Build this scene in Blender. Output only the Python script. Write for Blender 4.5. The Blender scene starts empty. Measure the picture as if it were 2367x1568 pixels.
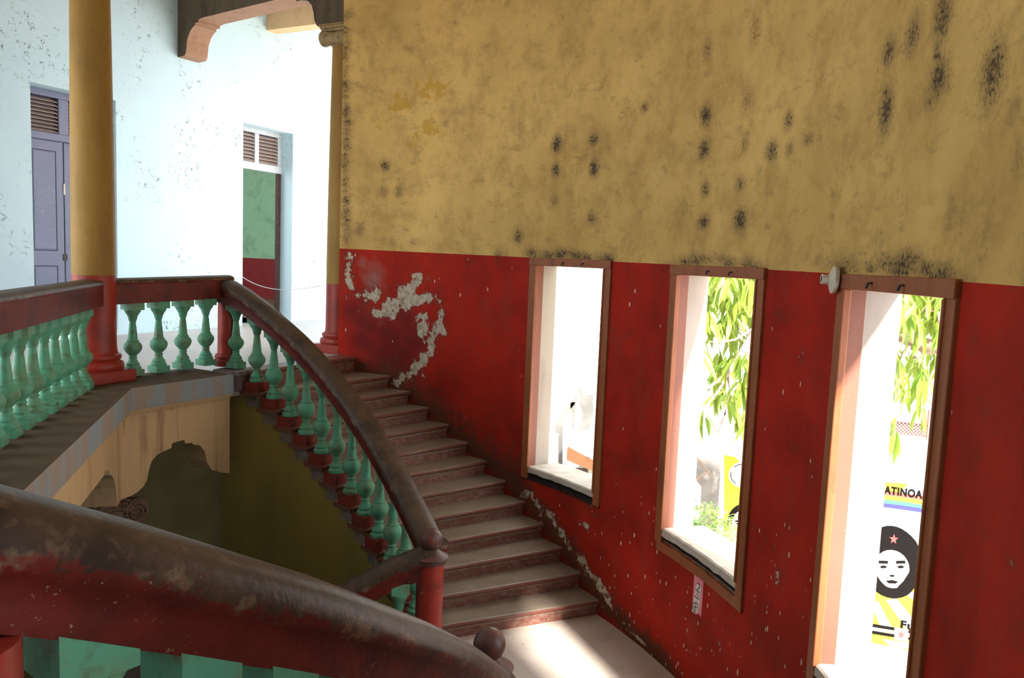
import bpy, bmesh, math, random
from mathutils import Vector, Matrix, noise
sc = bpy.context.scene
COL = sc.collection
random.seed(7)
R_ = math.radians
PI = math.pi
# ------------------------------------------------------------------ camera
FPX, PW, PH, EYE = 1805.0, 2367.0, 1568.0, 1.31
PITCH, ROLL = R_(5.8), R_(2.3)
_f = Vector((0, math.cos(PITCH), -math.sin(PITCH)))
_r0 = Vector((1, 0, 0))
_d0 = -_r0.cross(_f)
CR = math.cos(ROLL) * _r0 - math.sin(ROLL) * _d0
CD = math.sin(ROLL) * _r0 + math.cos(ROLL) * _d0
cam = bpy.data.cameras.new('camera')
cam.sensor_fit = 'HORIZONTAL'
cam.sensor_width = 36
cam.lens = 36 * FPX / PW
cam.clip_start = 0.05
co = bpy.data.objects.new('camera', cam)
COL.objects.link(co)
m = Matrix((CR, -CD, -_f)).transposed().to_4x4()
m.translation = Vector((0, 0, EYE))
co.matrix_world = m
sc.camera = co
# ------------------------------------------------------------------ light
sc.view_settings.view_transform = 'Standard'
sc.view_settings.look = 'None'
sc.view_settings.exposure = 0.48
sc.view_settings.gamma = 1.0
sc.view_settings.use_curve_mapping = False
sc.cycles.use_denoising = True
sc.cycles.max_bounces = 8
sc.cycles.diffuse_bounces = 4
sc.cycles.use_adaptive_sampling = True
sc.cycles.adaptive_threshold = 0.02
sc.cycles.sample_clamp_indirect = 8
SKY = 3.7
w = bpy.data.worlds.new('sky')
sc.world = w
w.use_nodes = True
wn = w.node_tree.nodes
wn['Background'].inputs[0].default_value = (0.95, 0.98, 1.0, 1)
wn['Background'].inputs[1].default_value = SKY
su = bpy.data.lights.new('sun', 'SUN')
su.energy = 16.0
su.angle = R_(5.0)
su.color = (1, 0.95, 0.86)
so = bpy.data.objects.new('sun', su)
COL.objects.link(so)
so.rotation_euler = Vector((-0.337, 0.705, -0.622)).to_track_quat('-Z', 'Y').to_euler()


def portal(name, p, n, sx, sy):
    l = bpy.data.lights.new(name, 'AREA')
    l.shape = 'RECTANGLE'
    l.size, l.size_y = sx, sy
    l.cycles.is_portal = True
    o = bpy.data.objects.new(name, l)
    COL.objects.link(o)
    z = -Vector(n).normalized()
    x = Vector((0, 0, 1)).cross(z).normalized()
    y = z.cross(x)
    mm = Matrix((x, y, z)).transposed().to_4x4()
    mm.translation = Vector(p)
    o.matrix_world = mm
    return o


# ------------------------------------------------------------------ geometry helpers
CX, CY, RW = -4.47, 4.07, 6.32          # centre and radius of the round stair wall
RB = 4.53                               # radius of the stair balusters
AXIS = 15.3                             # direction of the stair's axis of symmetry


def ray(px, py):
    return _f + (px - PW / 2) / FPX * CR + (py - PH / 2) / FPX * CD


def at_z(px, py, z):
    v = ray(px, py)
    return Vector((0, 0, EYE)) + v * ((z - EYE) / v.z)


def at_depth(px, py, y):
    v = ray(px, py)
    return Vector((0, 0, EYE)) + v * (y / v.y)


def at_plane(px, py, p, n):
    v = ray(px, py)
    e = Vector((0, 0, EYE))
    return e + v * ((Vector(p) - e).dot(n) / v.dot(n))


def at_wall(px, py, r=RW):              # -> angle (deg), z on the round wall
    v = ray(px, py)
    a = v.x ** 2 + v.y ** 2
    b = -2 * (v.x * CX + v.y * CY)
    c = CX * CX + CY * CY - r * r
    t = (-b + math.sqrt(max(b * b - 4 * a * c, 0))) / (2 * a)
    p = v * t
    return math.degrees(math.atan2(p.y - CY, p.x - CX)), p.z + EYE


def P(r, a, z=0.0):                     # cylindrical about the stair centre
    return Vector((CX + r * math.cos(R_(a)), CY + r * math.sin(R_(a)), z))


def mir(a):
    return 2 * AXIS - a


def mirp(p):
    x, y = p[0] - CX, p[1] - CY
    c, s = math.cos(R_(2 * AXIS)), math.sin(R_(2 * AXIS))
    return Vector((CX + c * x + s * y, CY + s * x - c * y, p[2] if len(p) > 2 else 0))


W0 = Vector((-5.724, 11.178, 0))        # the blue wall behind the gallery
WD = Vector((0.4425, 0.8967, 0)).normalized()
WN = Vector((WD.y, -WD.x, 0))           # into the corridor


def Wp(s, t, z):
    return W0 + WD * s + WN * t + Vector((0, 0, z))


def lerp(a, b, t):
    return a + (b - a) * t


class MB:
    def __init__(self):
        self.v, self.f, self.m, self.uv = [], [], [], None

    def add(self, vs, fs, mi=0):
        o = len(self.v)
        self.v += [Vector(x) for x in vs]
        self.f += [tuple(o + i for i in f) for f in fs]
        self.m += [mi] * len(fs)
        return self

    def box8(self, q, mi=0):            # q: 4 bottom + 4 top points
        return self.add(q, [(3, 2, 1, 0), (4, 5, 6, 7), (0, 1, 5, 4), (1, 2, 6, 5), (2, 3, 7, 6), (3, 0, 4, 7)], mi)

    def box(self, o, x, y, z, mi=0):    # corner + three edge vectors
        o, x, y, z = Vector(o), Vector(x), Vector(y), Vector(z)
        return self.box8([o, o + x, o + x + y, o + y, o + z, o + x + z, o + x + y + z, o + y + z], mi)

    def prism(self, pts, d, mi=0):      # polygon (3-D points) pushed by d
        n = len(pts)
        d = Vector(d)
        a = [Vector(p) for p in pts]
        b = [p + d for p in a]
        fs = [tuple(range(n - 1, -1, -1)), tuple(range(n, 2 * n))]
        fs += [(i, (i + 1) % n, n + (i + 1) % n, n + i) for i in range(n)]
        return self.add(a + b, fs, mi)

    def loft(self, rings, closed=True, caps=True, mi=0):
        n = len(rings[0])
        vs = [p for r in rings for p in r]
        fs = []
        k = n if closed else n - 1
        for i in range(len(rings) - 1):
            for j in range(k):
                a, b = i * n + j, i * n + (j + 1) % n
                fs.append((a, b, b + n, a + n))
        if caps and closed:
            fs.append(tuple(range(n - 1, -1, -1)))
            fs.append(tuple((len(rings) - 1) * n + j for j in range(n)))
        return self.add(vs, fs, mi)

    def lathe(self, prof, seg=24, o=(0, 0, 0), mi=0, ax=None):
        o = Vector(o)
        rings = []
        for r, h in prof:
            ring = []
            for k in range(seg):
                a = 2 * PI * k / seg
                p = Vector((r * math.cos(a), r * math.sin(a), h))
                if ax:
                    p = ax @ p
                ring.append(o + p)
            rings.append(ring)
        return self.loft(rings, True, True, mi)

    def tube(self, pts, rad, seg=8, mi=0):
        pts = [Vector(p) for p in pts]
        rads = rad if isinstance(rad, (list, tuple)) else [rad] * len(pts)
        rings = []
        up = Vector((0, 0, 1))
        for i, p in enumerate(pts):
            t = (pts[min(i + 1, len(pts) - 1)] - pts[max(i - 1, 0)]).normalized()
            x = t.cross(up)
            if x.length < 0.05:
                x = t.cross(Vector((1, 0, 0)))
            x.normalize()
            y = x.cross(t)
            rings.append([p + (x * math.cos(2 * PI * k / seg) + y * math.sin(2 * PI * k / seg)) * rads[i] for k in range(seg)])
        return self.loft(rings, True, True, mi)

    def mesh(self, name, mats, off=None, smooth=False):
        me = bpy.data.meshes.new(name)
        off = off or Vector((0, 0, 0))
        me.from_pydata([v - off for v in self.v], [], self.f)
        for mt in mats:
            me.materials.append(mt)
        me.polygons.foreach_set('material_index', self.m)
        bm = bmesh.new()
        bm.from_mesh(me)
        bmesh.ops.recalc_face_normals(bm, faces=bm.faces)
        bm.to_mesh(me)
        bm.free()
        if smooth:
            me.shade_smooth()
            try:
                me.set_sharp_from_angle(angle=R_(smooth if smooth is not True else 40))
            except Exception:
                pass
        me.update()
        return me


def link(name, me, parent=None):
    o = bpy.data.objects.new(name, me)
    COL.objects.link(o)
    if parent:
        o.parent = parent
    return o


def wpos(o):
    p = Vector(o.location)
    while o.parent:
        o = o.parent
        p += Vector(o.location)
    return p


def obj(name, mb, mats, parent=None, smooth=False, loc=None):
    mats = mats if isinstance(mats, (list, tuple)) else [mats]
    base = wpos(parent) if parent else Vector((0, 0, 0))
    off = Vector(loc) if loc is not None else base
    me = mb.mesh(name, mats, off, smooth)
    o = link(name, me, parent)
    o.location = off - base
    return o


def bevel(o, w_=0.005, seg=2):
    md = o.modifiers.new('edge', 'BEVEL')
    md.width = w_
    md.segments = seg
    md.limit_method = 'ANGLE'
    return o


def empty(name, loc, label=None, cat=None, group=None, kind=None):
    o = bpy.data.objects.new(name, None)
    COL.objects.link(o)
    o.location = loc
    o.empty_display_size = 0.1
    return tag(o, label, cat, group, kind)


def tag(o, label=None, cat=None, group=None, kind=None):
    for k, v in (('label', label), ('category', cat), ('group', group), ('kind', kind)):
        if v:
            o[k] = v
    return o


def struct(o):
    o['kind'] = 'structure'
    return o


# ------------------------------------------------------------------ materials
def new_mat(name):
    mt = bpy.data.materials.new(name)
    mt.use_nodes = True
    nt = mt.node_tree
    return mt, nt, nt.nodes['Principled BSDF']


def nd(nt, t, **kw):
    n = nt.nodes.new(t)
    for k, v in kw.items():
        if k in n.inputs.keys():
            n.inputs[k].default_value = v
        else:
            setattr(n, k, v)
    return n


def mixc(nt, fac, a, b):
    n = nt.nodes.new('ShaderNodeMix')
    n.data_type = 'RGBA'
    L = nt.links
    if isinstance(fac, (int, float)):
        n.inputs[0].default_value = fac
    else:
        L.new(fac, n.inputs[0])
    for i, c in ((6, a), (7, b)):
        if isinstance(c, (tuple, list)):
            n.inputs[i].default_value = tuple(c) + (1,) if len(c) == 3 else c
        else:
            L.new(c, n.inputs[i])
    return n.outputs[2]


def mth(nt, op, a, b=None, clamp=False):
    n = nt.nodes.new('ShaderNodeMath')
    n.operation = op
    n.use_clamp = clamp
    for i, x in enumerate((a, b)):
        if x is None:
            continue
        if isinstance(x, (int, float)):
            n.inputs[i].default_value = x
        else:
            nt.links.new(x, n.inputs[i])
    return n.outputs[0]


def ramp(nt, x, lo, hi):
    n = nd(nt, 'ShaderNodeMapRange')
    n.clamp = True
    nt.links.new(x, n.inputs[0])
    n.inputs[1].default_value = lo
    n.inputs[2].default_value = hi
    return n.outputs[0]


def position(nt, stretch=None):
    g = nt.nodes.new('ShaderNodeNewGeometry')
    if not stretch:
        return g.outputs['Position']
    mp = nt.nodes.new('ShaderNodeMapping')
    nt.links.new(g.outputs['Position'], mp.inputs[0])
    mp.inputs['Scale'].default_value = stretch
    mp.inputs['Location'].default_value = (3.31, 1.73, 7.45)
    return mp.outputs[0]


def noise_out(nt, scale, detail=4, stretch=None, rough=0.6, dist=0.0):
    n = nd(nt, 'ShaderNodeTexNoise', Scale=scale, Detail=detail, Roughness=rough, Distortion=dist)
    nt.links.new(position(nt, stretch), n.inputs['Vector'])
    return n.outputs[0]


def attr(nt, name):
    a = nt.nodes.new('ShaderNodeAttribute')
    a.attribute_name = name
    return a.outputs['Fac']


def pmat(name, base, layers=(), rough=0.7, bump=0.0, bscale=30, spec=0.3, metal=0.0, rvar=None):
    """layers: (scale, lo, hi, colour, amount[, stretch[, detail]])"""
    mt, nt, b = new_mat(name)
    c = tuple(base) + (1,)
    for ly in layers:
        sca, lo, hi, cl, am = ly[:5]
        st = ly[5] if len(ly) > 5 else None
        de = ly[6] if len(ly) > 6 else 5
        f = ramp(nt, noise_out(nt, sca, de, st), lo, hi)
        if am != 1:
            f = mth(nt, 'MULTIPLY', f, am)
        c = mixc(nt, f, c, cl)
    if isinstance(c, tuple):
        b.inputs['Base Color'].default_value = c
    else:
        nt.links.new(c, b.inputs['Base Color'])
    b.inputs['Roughness'].default_value = rough
    b.inputs['Specular IOR Level'].default_value = spec
    b.inputs['Metallic'].default_value = metal
    if rvar:
        f = ramp(nt, noise_out(nt, rvar[0], 4), 0.35, 0.65)
        mr = nd(nt, 'ShaderNodeMapRange')
        nt.links.new(f, mr.inputs[0])
        mr.inputs[3].default_value, mr.inputs[4].default_value = rvar[1], rvar[2]
        nt.links.new(mr.outputs[0], b.inputs['Roughness'])
    if bump:
        bp = nd(nt, 'ShaderNodeBump', Strength=bump, Distance=0.01)
        nt.links.new(noise_out(nt, bscale, 5), bp.inputs['Height'])
        nt.links.new(bp.outputs[0], b.inputs['Normal'])
    return mt


GRIME = (0.045, 0.033, 0.02)
M = {}
M['green'] = pmat('aged green paint', (0.12, 0.42, 0.27), [
    (6, 0.45, 0.66, (0.19, 0.25, 0.12), 0.65), (16, 0.52, 0.7, (0.13, 0.1, 0.05), 0.7), (2.2, 0.5, 0.7, (0.22, 0.44, 0.34), 0.4), (60, 0.66, 0.72, (0.4, 0.26, 0.08), 0.5)], 0.5, 0.25, 40, 0.35)
M['block'] = pmat('scuffed red block paint', (0.23, 0.03, 0.02), [(12, 0.5, 0.7, GRIME, 0.7), (40, 0.62, 0.7, (0.5, 0.4, 0.34), 0.7)], 0.6, 0.2)
M['post'] = pmat('red post paint', (0.36, 0.035, 0.02), [(4, 0.5, 0.72, (0.13, 0.02, 0.015), 0.7), (26, 0.66, 0.71, (0.6, 0.5, 0.42), 0.9), (60, 0.7, 0.73, (0.6, 0.5, 0.42), 0.9)], 0.45, 0.2, 30, 0.4)
M['colred'] = pmat('red column paint', (0.32, 0.03, 0.015), [(3, 0.45, 0.7, (0.12, 0.018, 0.012), 0.6), (30, 0.68, 0.73, (0.4, 0.3, 0.25), 0.5)], 0.45, 0.15, 20, 0.4)
M['colyel'] = pmat('ochre column paint', (0.34, 0.2, 0.042), [(3, 0.42, 0.7, (0.2, 0.11, 0.022), 0.7, (1, 1, 0.4)), (16, 0.6, 0.75, (0.16, 0.1, 0.04), 0.5), (8, 0.7, 0.76, (0.06, 0.045, 0.03), 0.8)], 0.6, 0.2, 18)
M['capital'] = pmat('grimy capital', (0.33, 0.23, 0.11), [(12, 0.45, 0.65, (0.1, 0.07, 0.03), 0.7)], 0.7, 0.3)
M['capital2'] = pmat('brown pink capital', (0.26, 0.16, 0.11), [(12, 0.45, 0.65, (0.1, 0.05, 0.03), 0.7)], 0.7, 0.3)
M['beam'] = pmat('dark grimy beam', (0.1, 0.072, 0.045), [(4, 0.5, 0.7, (0.03, 0.022, 0.015), 0.8, (1, 1, 0.3)), (30, 0.62, 0.72, (0.26, 0.2, 0.14), 0.6, (1, 1, 0.3))], 0.8, 0.25)
M['beamlow'] = pmat('brown beam underside', (0.34, 0.2, 0.13), [(10, 0.5, 0.7, (0.2, 0.11, 0.07), 0.6)], 0.8, 0.25)
M['joist'] = pmat('cream joist paint', (0.72, 0.5, 0.28), [(5, 0.5, 0.7, (0.6, 0.38, 0.2), 0.5)], 0.7)
M['white'] = pmat('white plaster', (0.8, 0.78, 0.72), [(3, 0.5, 0.7, (0.7, 0.66, 0.58), 0.5)], 0.8, 0.15)
M['concrete'] = pmat('landing concrete', (0.58, 0.5, 0.44), [(3, 0.45, 0.7, (0.47, 0.39, 0.33), 0.7), (30, 0.6, 0.7, (0.26, 0.2, 0.16), 0.5), (90, 0.7, 0.74, (0.08, 0.05, 0.04), 0.8)], 0.5, 0.12, 40, 0.4)
M['tread'] = pmat('dusty brown tread', (0.26, 0.2, 0.15), [(4, 0.45, 0.7, (0.36, 0.3, 0.24), 0.6), (25, 0.55, 0.7, (0.13, 0.09, 0.06), 0.5), (80, 0.7, 0.74, (0.05, 0.03, 0.02), 0.8)], 0.42, 0.15, 40, 0.5)
M['nosing'] = pmat('worn red nosing', (0.19, 0.06, 0.04), [(6, 0.45, 0.65, (0.16, 0.09, 0.06), 0.7), (40, 0.62, 0.7, (0.3, 0.18, 0.13), 0.6)], 0.42, 0.2, 40, 0.5)
M['riser'] = pmat('scuffed riser', (0.2, 0.075, 0.055), [(14, 0.42, 0.68, (0.3, 0.2, 0.155), 0.8, (1, 1, 2.2)), (40, 0.55, 0.7, (0.1, 0.04, 0.03), 0.6), (70, 0.62, 0.7, (0.45, 0.36, 0.3), 0.6)], 0.6, 0.25, 40)
M['riserend'] = pmat('grey riser end', (0.26, 0.21, 0.19), [(20, 0.45, 0.65, (0.13, 0.09, 0.08), 0.7)], 0.7)
M['curbtop'] = pmat('dusty curb top', (0.1, 0.065, 0.04), [(5, 0.45, 0.7, (0.14, 0.095, 0.058), 0.5), (40, 0.6, 0.7, (0.06, 0.04, 0.025), 0.6)], 0.85, 0.05, 60)
M['fascia'] = pmat('blue grey fascia', (0.34, 0.27, 0.22), [(5, 0.47, 0.56, (0.27, 0.33, 0.36), 0.85, (1, 1, 0.15)), (9, 0.56, 0.7, (0.2, 0.12, 0.08), 0.7, (1, 1, 0.1)), (60, 0.62, 0.7, (0.15, 0.1, 0.07), 0.5)], 0.7, 0.2)
M['cream'] = pmat('stained cream plaster', (0.66, 0.44, 0.23), [(3.5, 0.5, 0.7, (0.5, 0.34, 0.22), 0.7, (1, 1, 0.2)), (5, 0.54, 0.68, (0.25, 0.13, 0.07), 0.7, (1.6, 1.6, 0.13), 8), (70, 0.66, 0.72, (0.18, 0.1, 0.06), 0.8)], 0.8, 0.15, 20)
M['olive'] = pmat('olive ochre plaster', (0.35, 0.25, 0.065), [(2, 0.42, 0.66, (0.25, 0.18, 0.06), 0.7, (1, 1, 0.25)), (24, 0.64, 0.74, (0.12, 0.08, 0.03), 0.7, (1, 1, 0.5))], 0.8, 0.15, 20)
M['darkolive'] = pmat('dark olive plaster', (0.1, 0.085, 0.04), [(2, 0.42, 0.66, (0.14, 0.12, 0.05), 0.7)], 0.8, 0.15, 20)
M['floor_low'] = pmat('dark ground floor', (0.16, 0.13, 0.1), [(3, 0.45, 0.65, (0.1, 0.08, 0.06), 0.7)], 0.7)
M['wood'] = pmat('orange brown frame paint', (0.3, 0.09, 0.03), [(8, 0.5, 0.7, (0.17, 0.05, 0.02), 0.7, (1, 1, 0.25)), (30, 0.64, 0.72, (0.08, 0.04, 0.025), 0.7, (1, 1, 0.4)), (45, 0.7, 0.74, (0.6, 0.48, 0.36), 0.7)], 0.5, 0.2, 30, 0.4)
M['liner'] = pmat('faded red liner paint', (0.23, 0.085, 0.055), [(5, 0.45, 0.7, (0.28, 0.1, 0.07), 0.7, (1, 1, 0.2)), (45, 0.68, 0.74, (0.55, 0.45, 0.36), 0.7)], 0.5, 0.1)
M['reveal'] = pmat('cream window reveal', (0.4, 0.345, 0.3), [(3, 0.5, 0.7, (0.3, 0.245, 0.2), 0.7, (1, 1, 0.3)), (30, 0.68, 0.74, (0.4, 0.25, 0.15), 0.6)], 0.7, 0.1)
M['sill'] = pmat('stone sill', (0.52, 0.46, 0.4), [(8, 0.45, 0.7, (0.36, 0.29, 0.23), 0.7), (50, 0.62, 0.7, (0.22, 0.16, 0.12), 0.6)], 0.75, 0.2)
M['rotten'] = pmat('rotten dark wood', (0.02, 0.014, 0.01), [(20, 0.5, 0.7, (0.06, 0.03, 0.02), 0.7)], 0.9, 0.4)
M['doorblue'] = pmat('grey blue door paint', (0.17, 0.2, 0.3), [(3, 0.45, 0.7, (0.22, 0.21, 0.33), 0.8, (1, 1, 0.4)), (12, 0.58, 0.7, (0.3, 0.28, 0.36), 0.6, (1, 1, 2.5)), (50, 0.68, 0.73, (0.1, 0.06, 0.05), 0.6)], 0.45, 0.1, 30, 0.4)
M['doorgroove'] = pmat('door groove', (0.025, 0.03, 0.07), [], 0.6)
M['slat'] = pmat('pinkish louvre wood', (0.36, 0.27, 0.23), [(12, 0.5, 0.7, (0.26, 0.18, 0.15), 0.6)], 0.6)
M['doorgrey'] = pmat('grey white transom paint', (0.48, 0.52, 0.55), [(10, 0.5, 0.7, (0.36, 0.38, 0.38), 0.7), (30, 0.64, 0.7, (0.75, 0.75, 0.72), 0.8)], 0.5)
M['darkpost'] = pmat('dark brown door post', (0.05, 0.022, 0.02), [(14, 0.5, 0.7, (0.1, 0.05, 0.04), 0.7)], 0.6)
M['greenwall'] = pmat('green room paint', (0.36, 0.6, 0.42), [(3, 0.5, 0.7, (0.18, 0.3, 0.16), 0.6), (10, 0.6, 0.75, (0.1, 0.13, 0.08), 0.6)], 0.7)
M['redwall'] = pmat('maroon dado paint', (0.27, 0.025, 0.03), [(4, 0.5, 0.7, (0.18, 0.015, 0.02), 0.6)], 0.6)
M['porcelain'] = pmat('grimy porcelain', (0.62, 0.55, 0.45), [(20, 0.5, 0.7, (0.4, 0.33, 0.24), 0.6)], 0.35, 0, 30, 0.5)
M['black'] = pmat('black paint', (0.008, 0.007, 0.007), [], 0.8, spec=0.05)
M['iron'] = pmat('dark iron', (0.05, 0.045, 0.04), [], 0.5, metal=0.5)
M['wire'] = pmat('white wire', (0.75, 0.75, 0.75), [], 0.5)
M['ceiling'] = pmat('white ceiling', (0.75, 0.73, 0.68), [(3, 0.5, 0.7, (0.68, 0.64, 0.56), 0.5)], 0.8)


def rail_material():
    mt, nt, b = new_mat('worn red handrail')
    uv = nt.nodes.new('ShaderNodeUVMap')
    sp = nt.nodes.new('ShaderNodeSeparateXYZ')
    nt.links.new(uv.outputs[0], sp.inputs[0])
    # v runs 0 at the underside edges to 1 on the crown: paint is worn off the crown
    wob = mth(nt, 'MULTIPLY', mth(nt, 'SUBTRACT', noise_out(nt, 11, 8, None, 0.72), 0.5), 0.8)
    wob = mth(nt, 'ADD', wob, mth(nt, 'MULTIPLY', mth(nt, 'SUBTRACT', noise_out(nt, 55, 5, None, 0.7), 0.5), 0.35))
    v = mth(nt, 'ADD', sp.outputs[1], wob)
    crown = ramp(nt, v, 0.55, 0.62)
    red = mixc(nt, ramp(nt, noise_out(nt, 5, 5), 0.42, 0.7), (0.16, 0.018, 0.012), (0.06, 0.011, 0.009))
    red = mixc(nt, mth(nt, 'MULTIPLY', ramp(nt, noise_out(nt, 75, 3), 0.66, 0.7), ramp(nt, noise_out(nt, 4, 3), 0.48, 0.6)), red, (0.5, 0.4, 0.28))
    br = mixc(nt, ramp(nt, noise_out(nt, 6, 6), 0.4, 0.66), (0.085, 0.052, 0.033), (0.04, 0.024, 0.017))
    br = mixc(nt, mth(nt, 'MULTIPLY', ramp(nt, noise_out(nt, 30, 4), 0.55, 0.7), 0.6), br, (0.15, 0.095, 0.058))
    edge = mth(nt, 'MULTIPLY', mth(nt, 'SUBTRACT', 1.0, mth(nt, 'MULTIPLY', mth(nt, 'ABSOLUTE', mth(nt, 'SUBTRACT', v, 0.6)), 9), True), ramp(nt, noise_out(nt, 9, 3), 0.5, 0.62), True)
    c = mixc(nt, crown, red, br)
    c = mixc(nt, mth(nt, 'MULTIPLY', edge, 0.7), c, (0.3, 0.22, 0.14))
    nt.links.new(c, b.inputs['Base Color'])
    b.inputs['Roughness'].default_value = 0.45
    b.inputs['Specular IOR Level'].default_value = 0.28
    bp = nd(nt, 'ShaderNodeBump', Strength=0.25, Distance=0.01)
    nt.links.new(noise_out(nt, 35, 5), bp.inputs['Height'])
    nt.links.new(bp.outputs[0], b.inputs['Normal'])
    return mt


M['rail'] = rail_material()
M['mouldpale'] = pmat('scuffed pale moulding', (0.36, 0.24, 0.19), [(18, 0.45, 0.65, (0.2, 0.085, 0.06), 0.8), (60, 0.6, 0.7, (0.5, 0.42, 0.36), 0.7)], 0.5, 0.2, 40, 0.4)


def wall_upper():
    mt, nt, b = new_mat('stained yellow plaster')
    c = mixc(nt, ramp(nt, noise_out(nt, 1.1, 6), 0.38, 0.66), (0.72, 0.47, 0.15), (0.55, 0.35, 0.105))
    c = mixc(nt, mth(nt, 'MULTIPLY', ramp(nt, noise_out(nt, 3.2, 7, None, 0.72, 0.2), 0.46, 0.7), 0.75), c, (0.37, 0.22, 0.065))
    c = mixc(nt, mth(nt, 'MULTIPLY', ramp(nt, noise_out(nt, 5, 7, (1, 1, 1.7), 0.75, 0.35), 0.55, 0.72), 0.6), c, (0.19, 0.13, 0.05))
    oc = mth(nt, 'ADD', attr(nt, 'ochre'), mth(nt, 'MULTIPLY', mth(nt, 'SUBTRACT', noise_out(nt, 9, 6), 0.5), 2.2))
    c = mixc(nt, mth(nt, 'MULTIPLY', ramp(nt, oc, 0.5, 0.7), 0.8), c, (0.5, 0.29, 0.035))
    mo = attr(nt, 'mold')
    fine = mth(nt, 'SUBTRACT', noise_out(nt, 45, 6, None, 0.75), 0.5)
    soft = mth(nt, 'MULTIPLY', ramp(nt, mth(nt, 'ADD', mo, mth(nt, 'MULTIPLY', fine, 1.2)), 0.08, 0.85), 0.78)
    c = mixc(nt, soft, c, (0.15, 0.095, 0.045))
    hard = ramp(nt, mth(nt, 'ADD', mo, mth(nt, 'MULTIPLY', fine, 3.0)), 0.62, 0.98)
    c = mixc(nt, mth(nt, 'MULTIPLY', hard, 0.88), c, (0.028, 0.02, 0.016))
    nt.links.new(c, b.inputs['Base Color'])
    b.inputs['Roughness'].default_value = 0.75
    b.inputs['Specular IOR Level'].default_value = 0.25
    bp = nd(nt, 'ShaderNodeBump', Strength=0.13, Distance=0.02)
    nt.links.new(noise_out(nt, 9, 7, None, 0.65), bp.inputs['Height'])
    nt.links.new(bp.outputs[0], b.inputs['Normal'])
    return mt


def wall_lower():
    mt, nt, b = new_mat('chipped red dado paint')
    c = mixc(nt, ramp(nt, noise_out(nt, 1.6, 6), 0.38, 0.66), (0.43, 0.022, 0.01), (0.25, 0.016, 0.009))
    c = mixc(nt, mth(nt, 'MULTIPLY', ramp(nt, noise_out(nt, 5, 6, (1, 1, 0.35)), 0.52, 0.75), 0.5), c, (0.26, 0.045, 0.025))
    c = mixc(nt, mth(nt, 'MULTIPLY', attr(nt, 'damp'), 0.75), c, (0.105, 0.016, 0.016))
    c = mixc(nt, mth(nt, 'MULTIPLY', ramp(nt, mth(nt, 'ADD', attr(nt, 'bloom'), mth(nt, 'SUBTRACT', noise_out(nt, 7, 6), 0.5)), 0.3, 0.9), 0.75), c, (0.3, 0.15, 0.13))
    g = mth(nt, 'ADD', attr(nt, 'dirt'), mth(nt, 'MULTIPLY', mth(nt, 'SUBTRACT', noise_out(nt, 12, 6), 0.5), 1.2))
    c = mixc(nt, mth(nt, 'MULTIPLY', ramp(nt, g, 0.2, 0.8), 0.88), c, (0.085, 0.04, 0.024))
    # flecks of plaster where the paint has chipped
    vo = nd(nt, 'ShaderNodeTexVoronoi', Scale=26.0)
    nt.links.new(position(nt, (1.3, 1.3, 0.55)), vo.inputs['Vector'])
    rnd = nt.nodes.new('ShaderNodeSeparateColor')
    nt.links.new(vo.outputs['Color'], rnd.inputs[0])
    lim = mth(nt, 'MULTIPLY', attr(nt, 'chips'), 0.55)
    few = mth(nt, 'LESS_THAN', rnd.outputs[0], lim)
    rad = mth(nt, 'MULTIPLY', mth(nt, 'POWER', rnd.outputs[1], 1.6), 0.34)
    fl = mth(nt, 'MULTIPLY', few, mth(nt, 'LESS_THAN', mth(nt, 'ADD', vo.outputs['Distance'], mth(nt, 'MULTIPLY', mth(nt, 'SUBTRACT', noise_out(nt, 60, 3), 0.5), 0.25)), rad))
    c = mixc(nt, fl, c, (0.62, 0.5, 0.4))
    pe = mth(nt, 'ADD', mth(nt, 'MULTIPLY', mth(nt, 'SUBTRACT', noise_out(nt, 6.5, 6, None, 0.6), 0.5), 2.4), mth(nt, 'MULTIPLY', mth(nt, 'SUBTRACT', noise_out(nt, 34, 5, None, 0.7), 0.5), 0.8))
    pe = mth(nt, 'ADD', attr(nt, 'peel'), pe)
    pl = mixc(nt, ramp(nt, noise_out(nt, 20, 5), 0.4, 0.65), (0.55, 0.48, 0.37), (0.3, 0.24, 0.17))
    c = mixc(nt, mth(nt, 'MULTIPLY', ramp(nt, pe, 0.2, 0.6), 0.5), c, (0.1, 0.035, 0.028))
    c = mixc(nt, ramp(nt, pe, 0.52, 0.62), c, pl)
    mo = mth(nt, 'ADD', attr(nt, 'mold'), mth(nt, 'MULTIPLY', mth(nt, 'SUBTRACT', noise_out(nt, 28, 7, None, 0.75), 0.5), 2.0))
    c = mixc(nt, mth(nt, 'MULTIPLY', ramp(nt, mo, 0.5, 1.1), 0.8), c, (0.05, 0.03, 0.025))
    nt.links.new(c, b.inputs['Base Color'])
    b.inputs['Roughness'].default_value = 0.75
    b.inputs['Specular IOR Level'].default_value = 0.1
    bp = nd(nt, 'ShaderNodeBump', Strength=0.2, Distance=0.02)
    nt.links.new(noise_out(nt, 10, 7, None, 0.65), bp.inputs['Height'])
    nt.links.new(bp.outputs[0], b.inputs['Normal'])
    return mt


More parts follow.
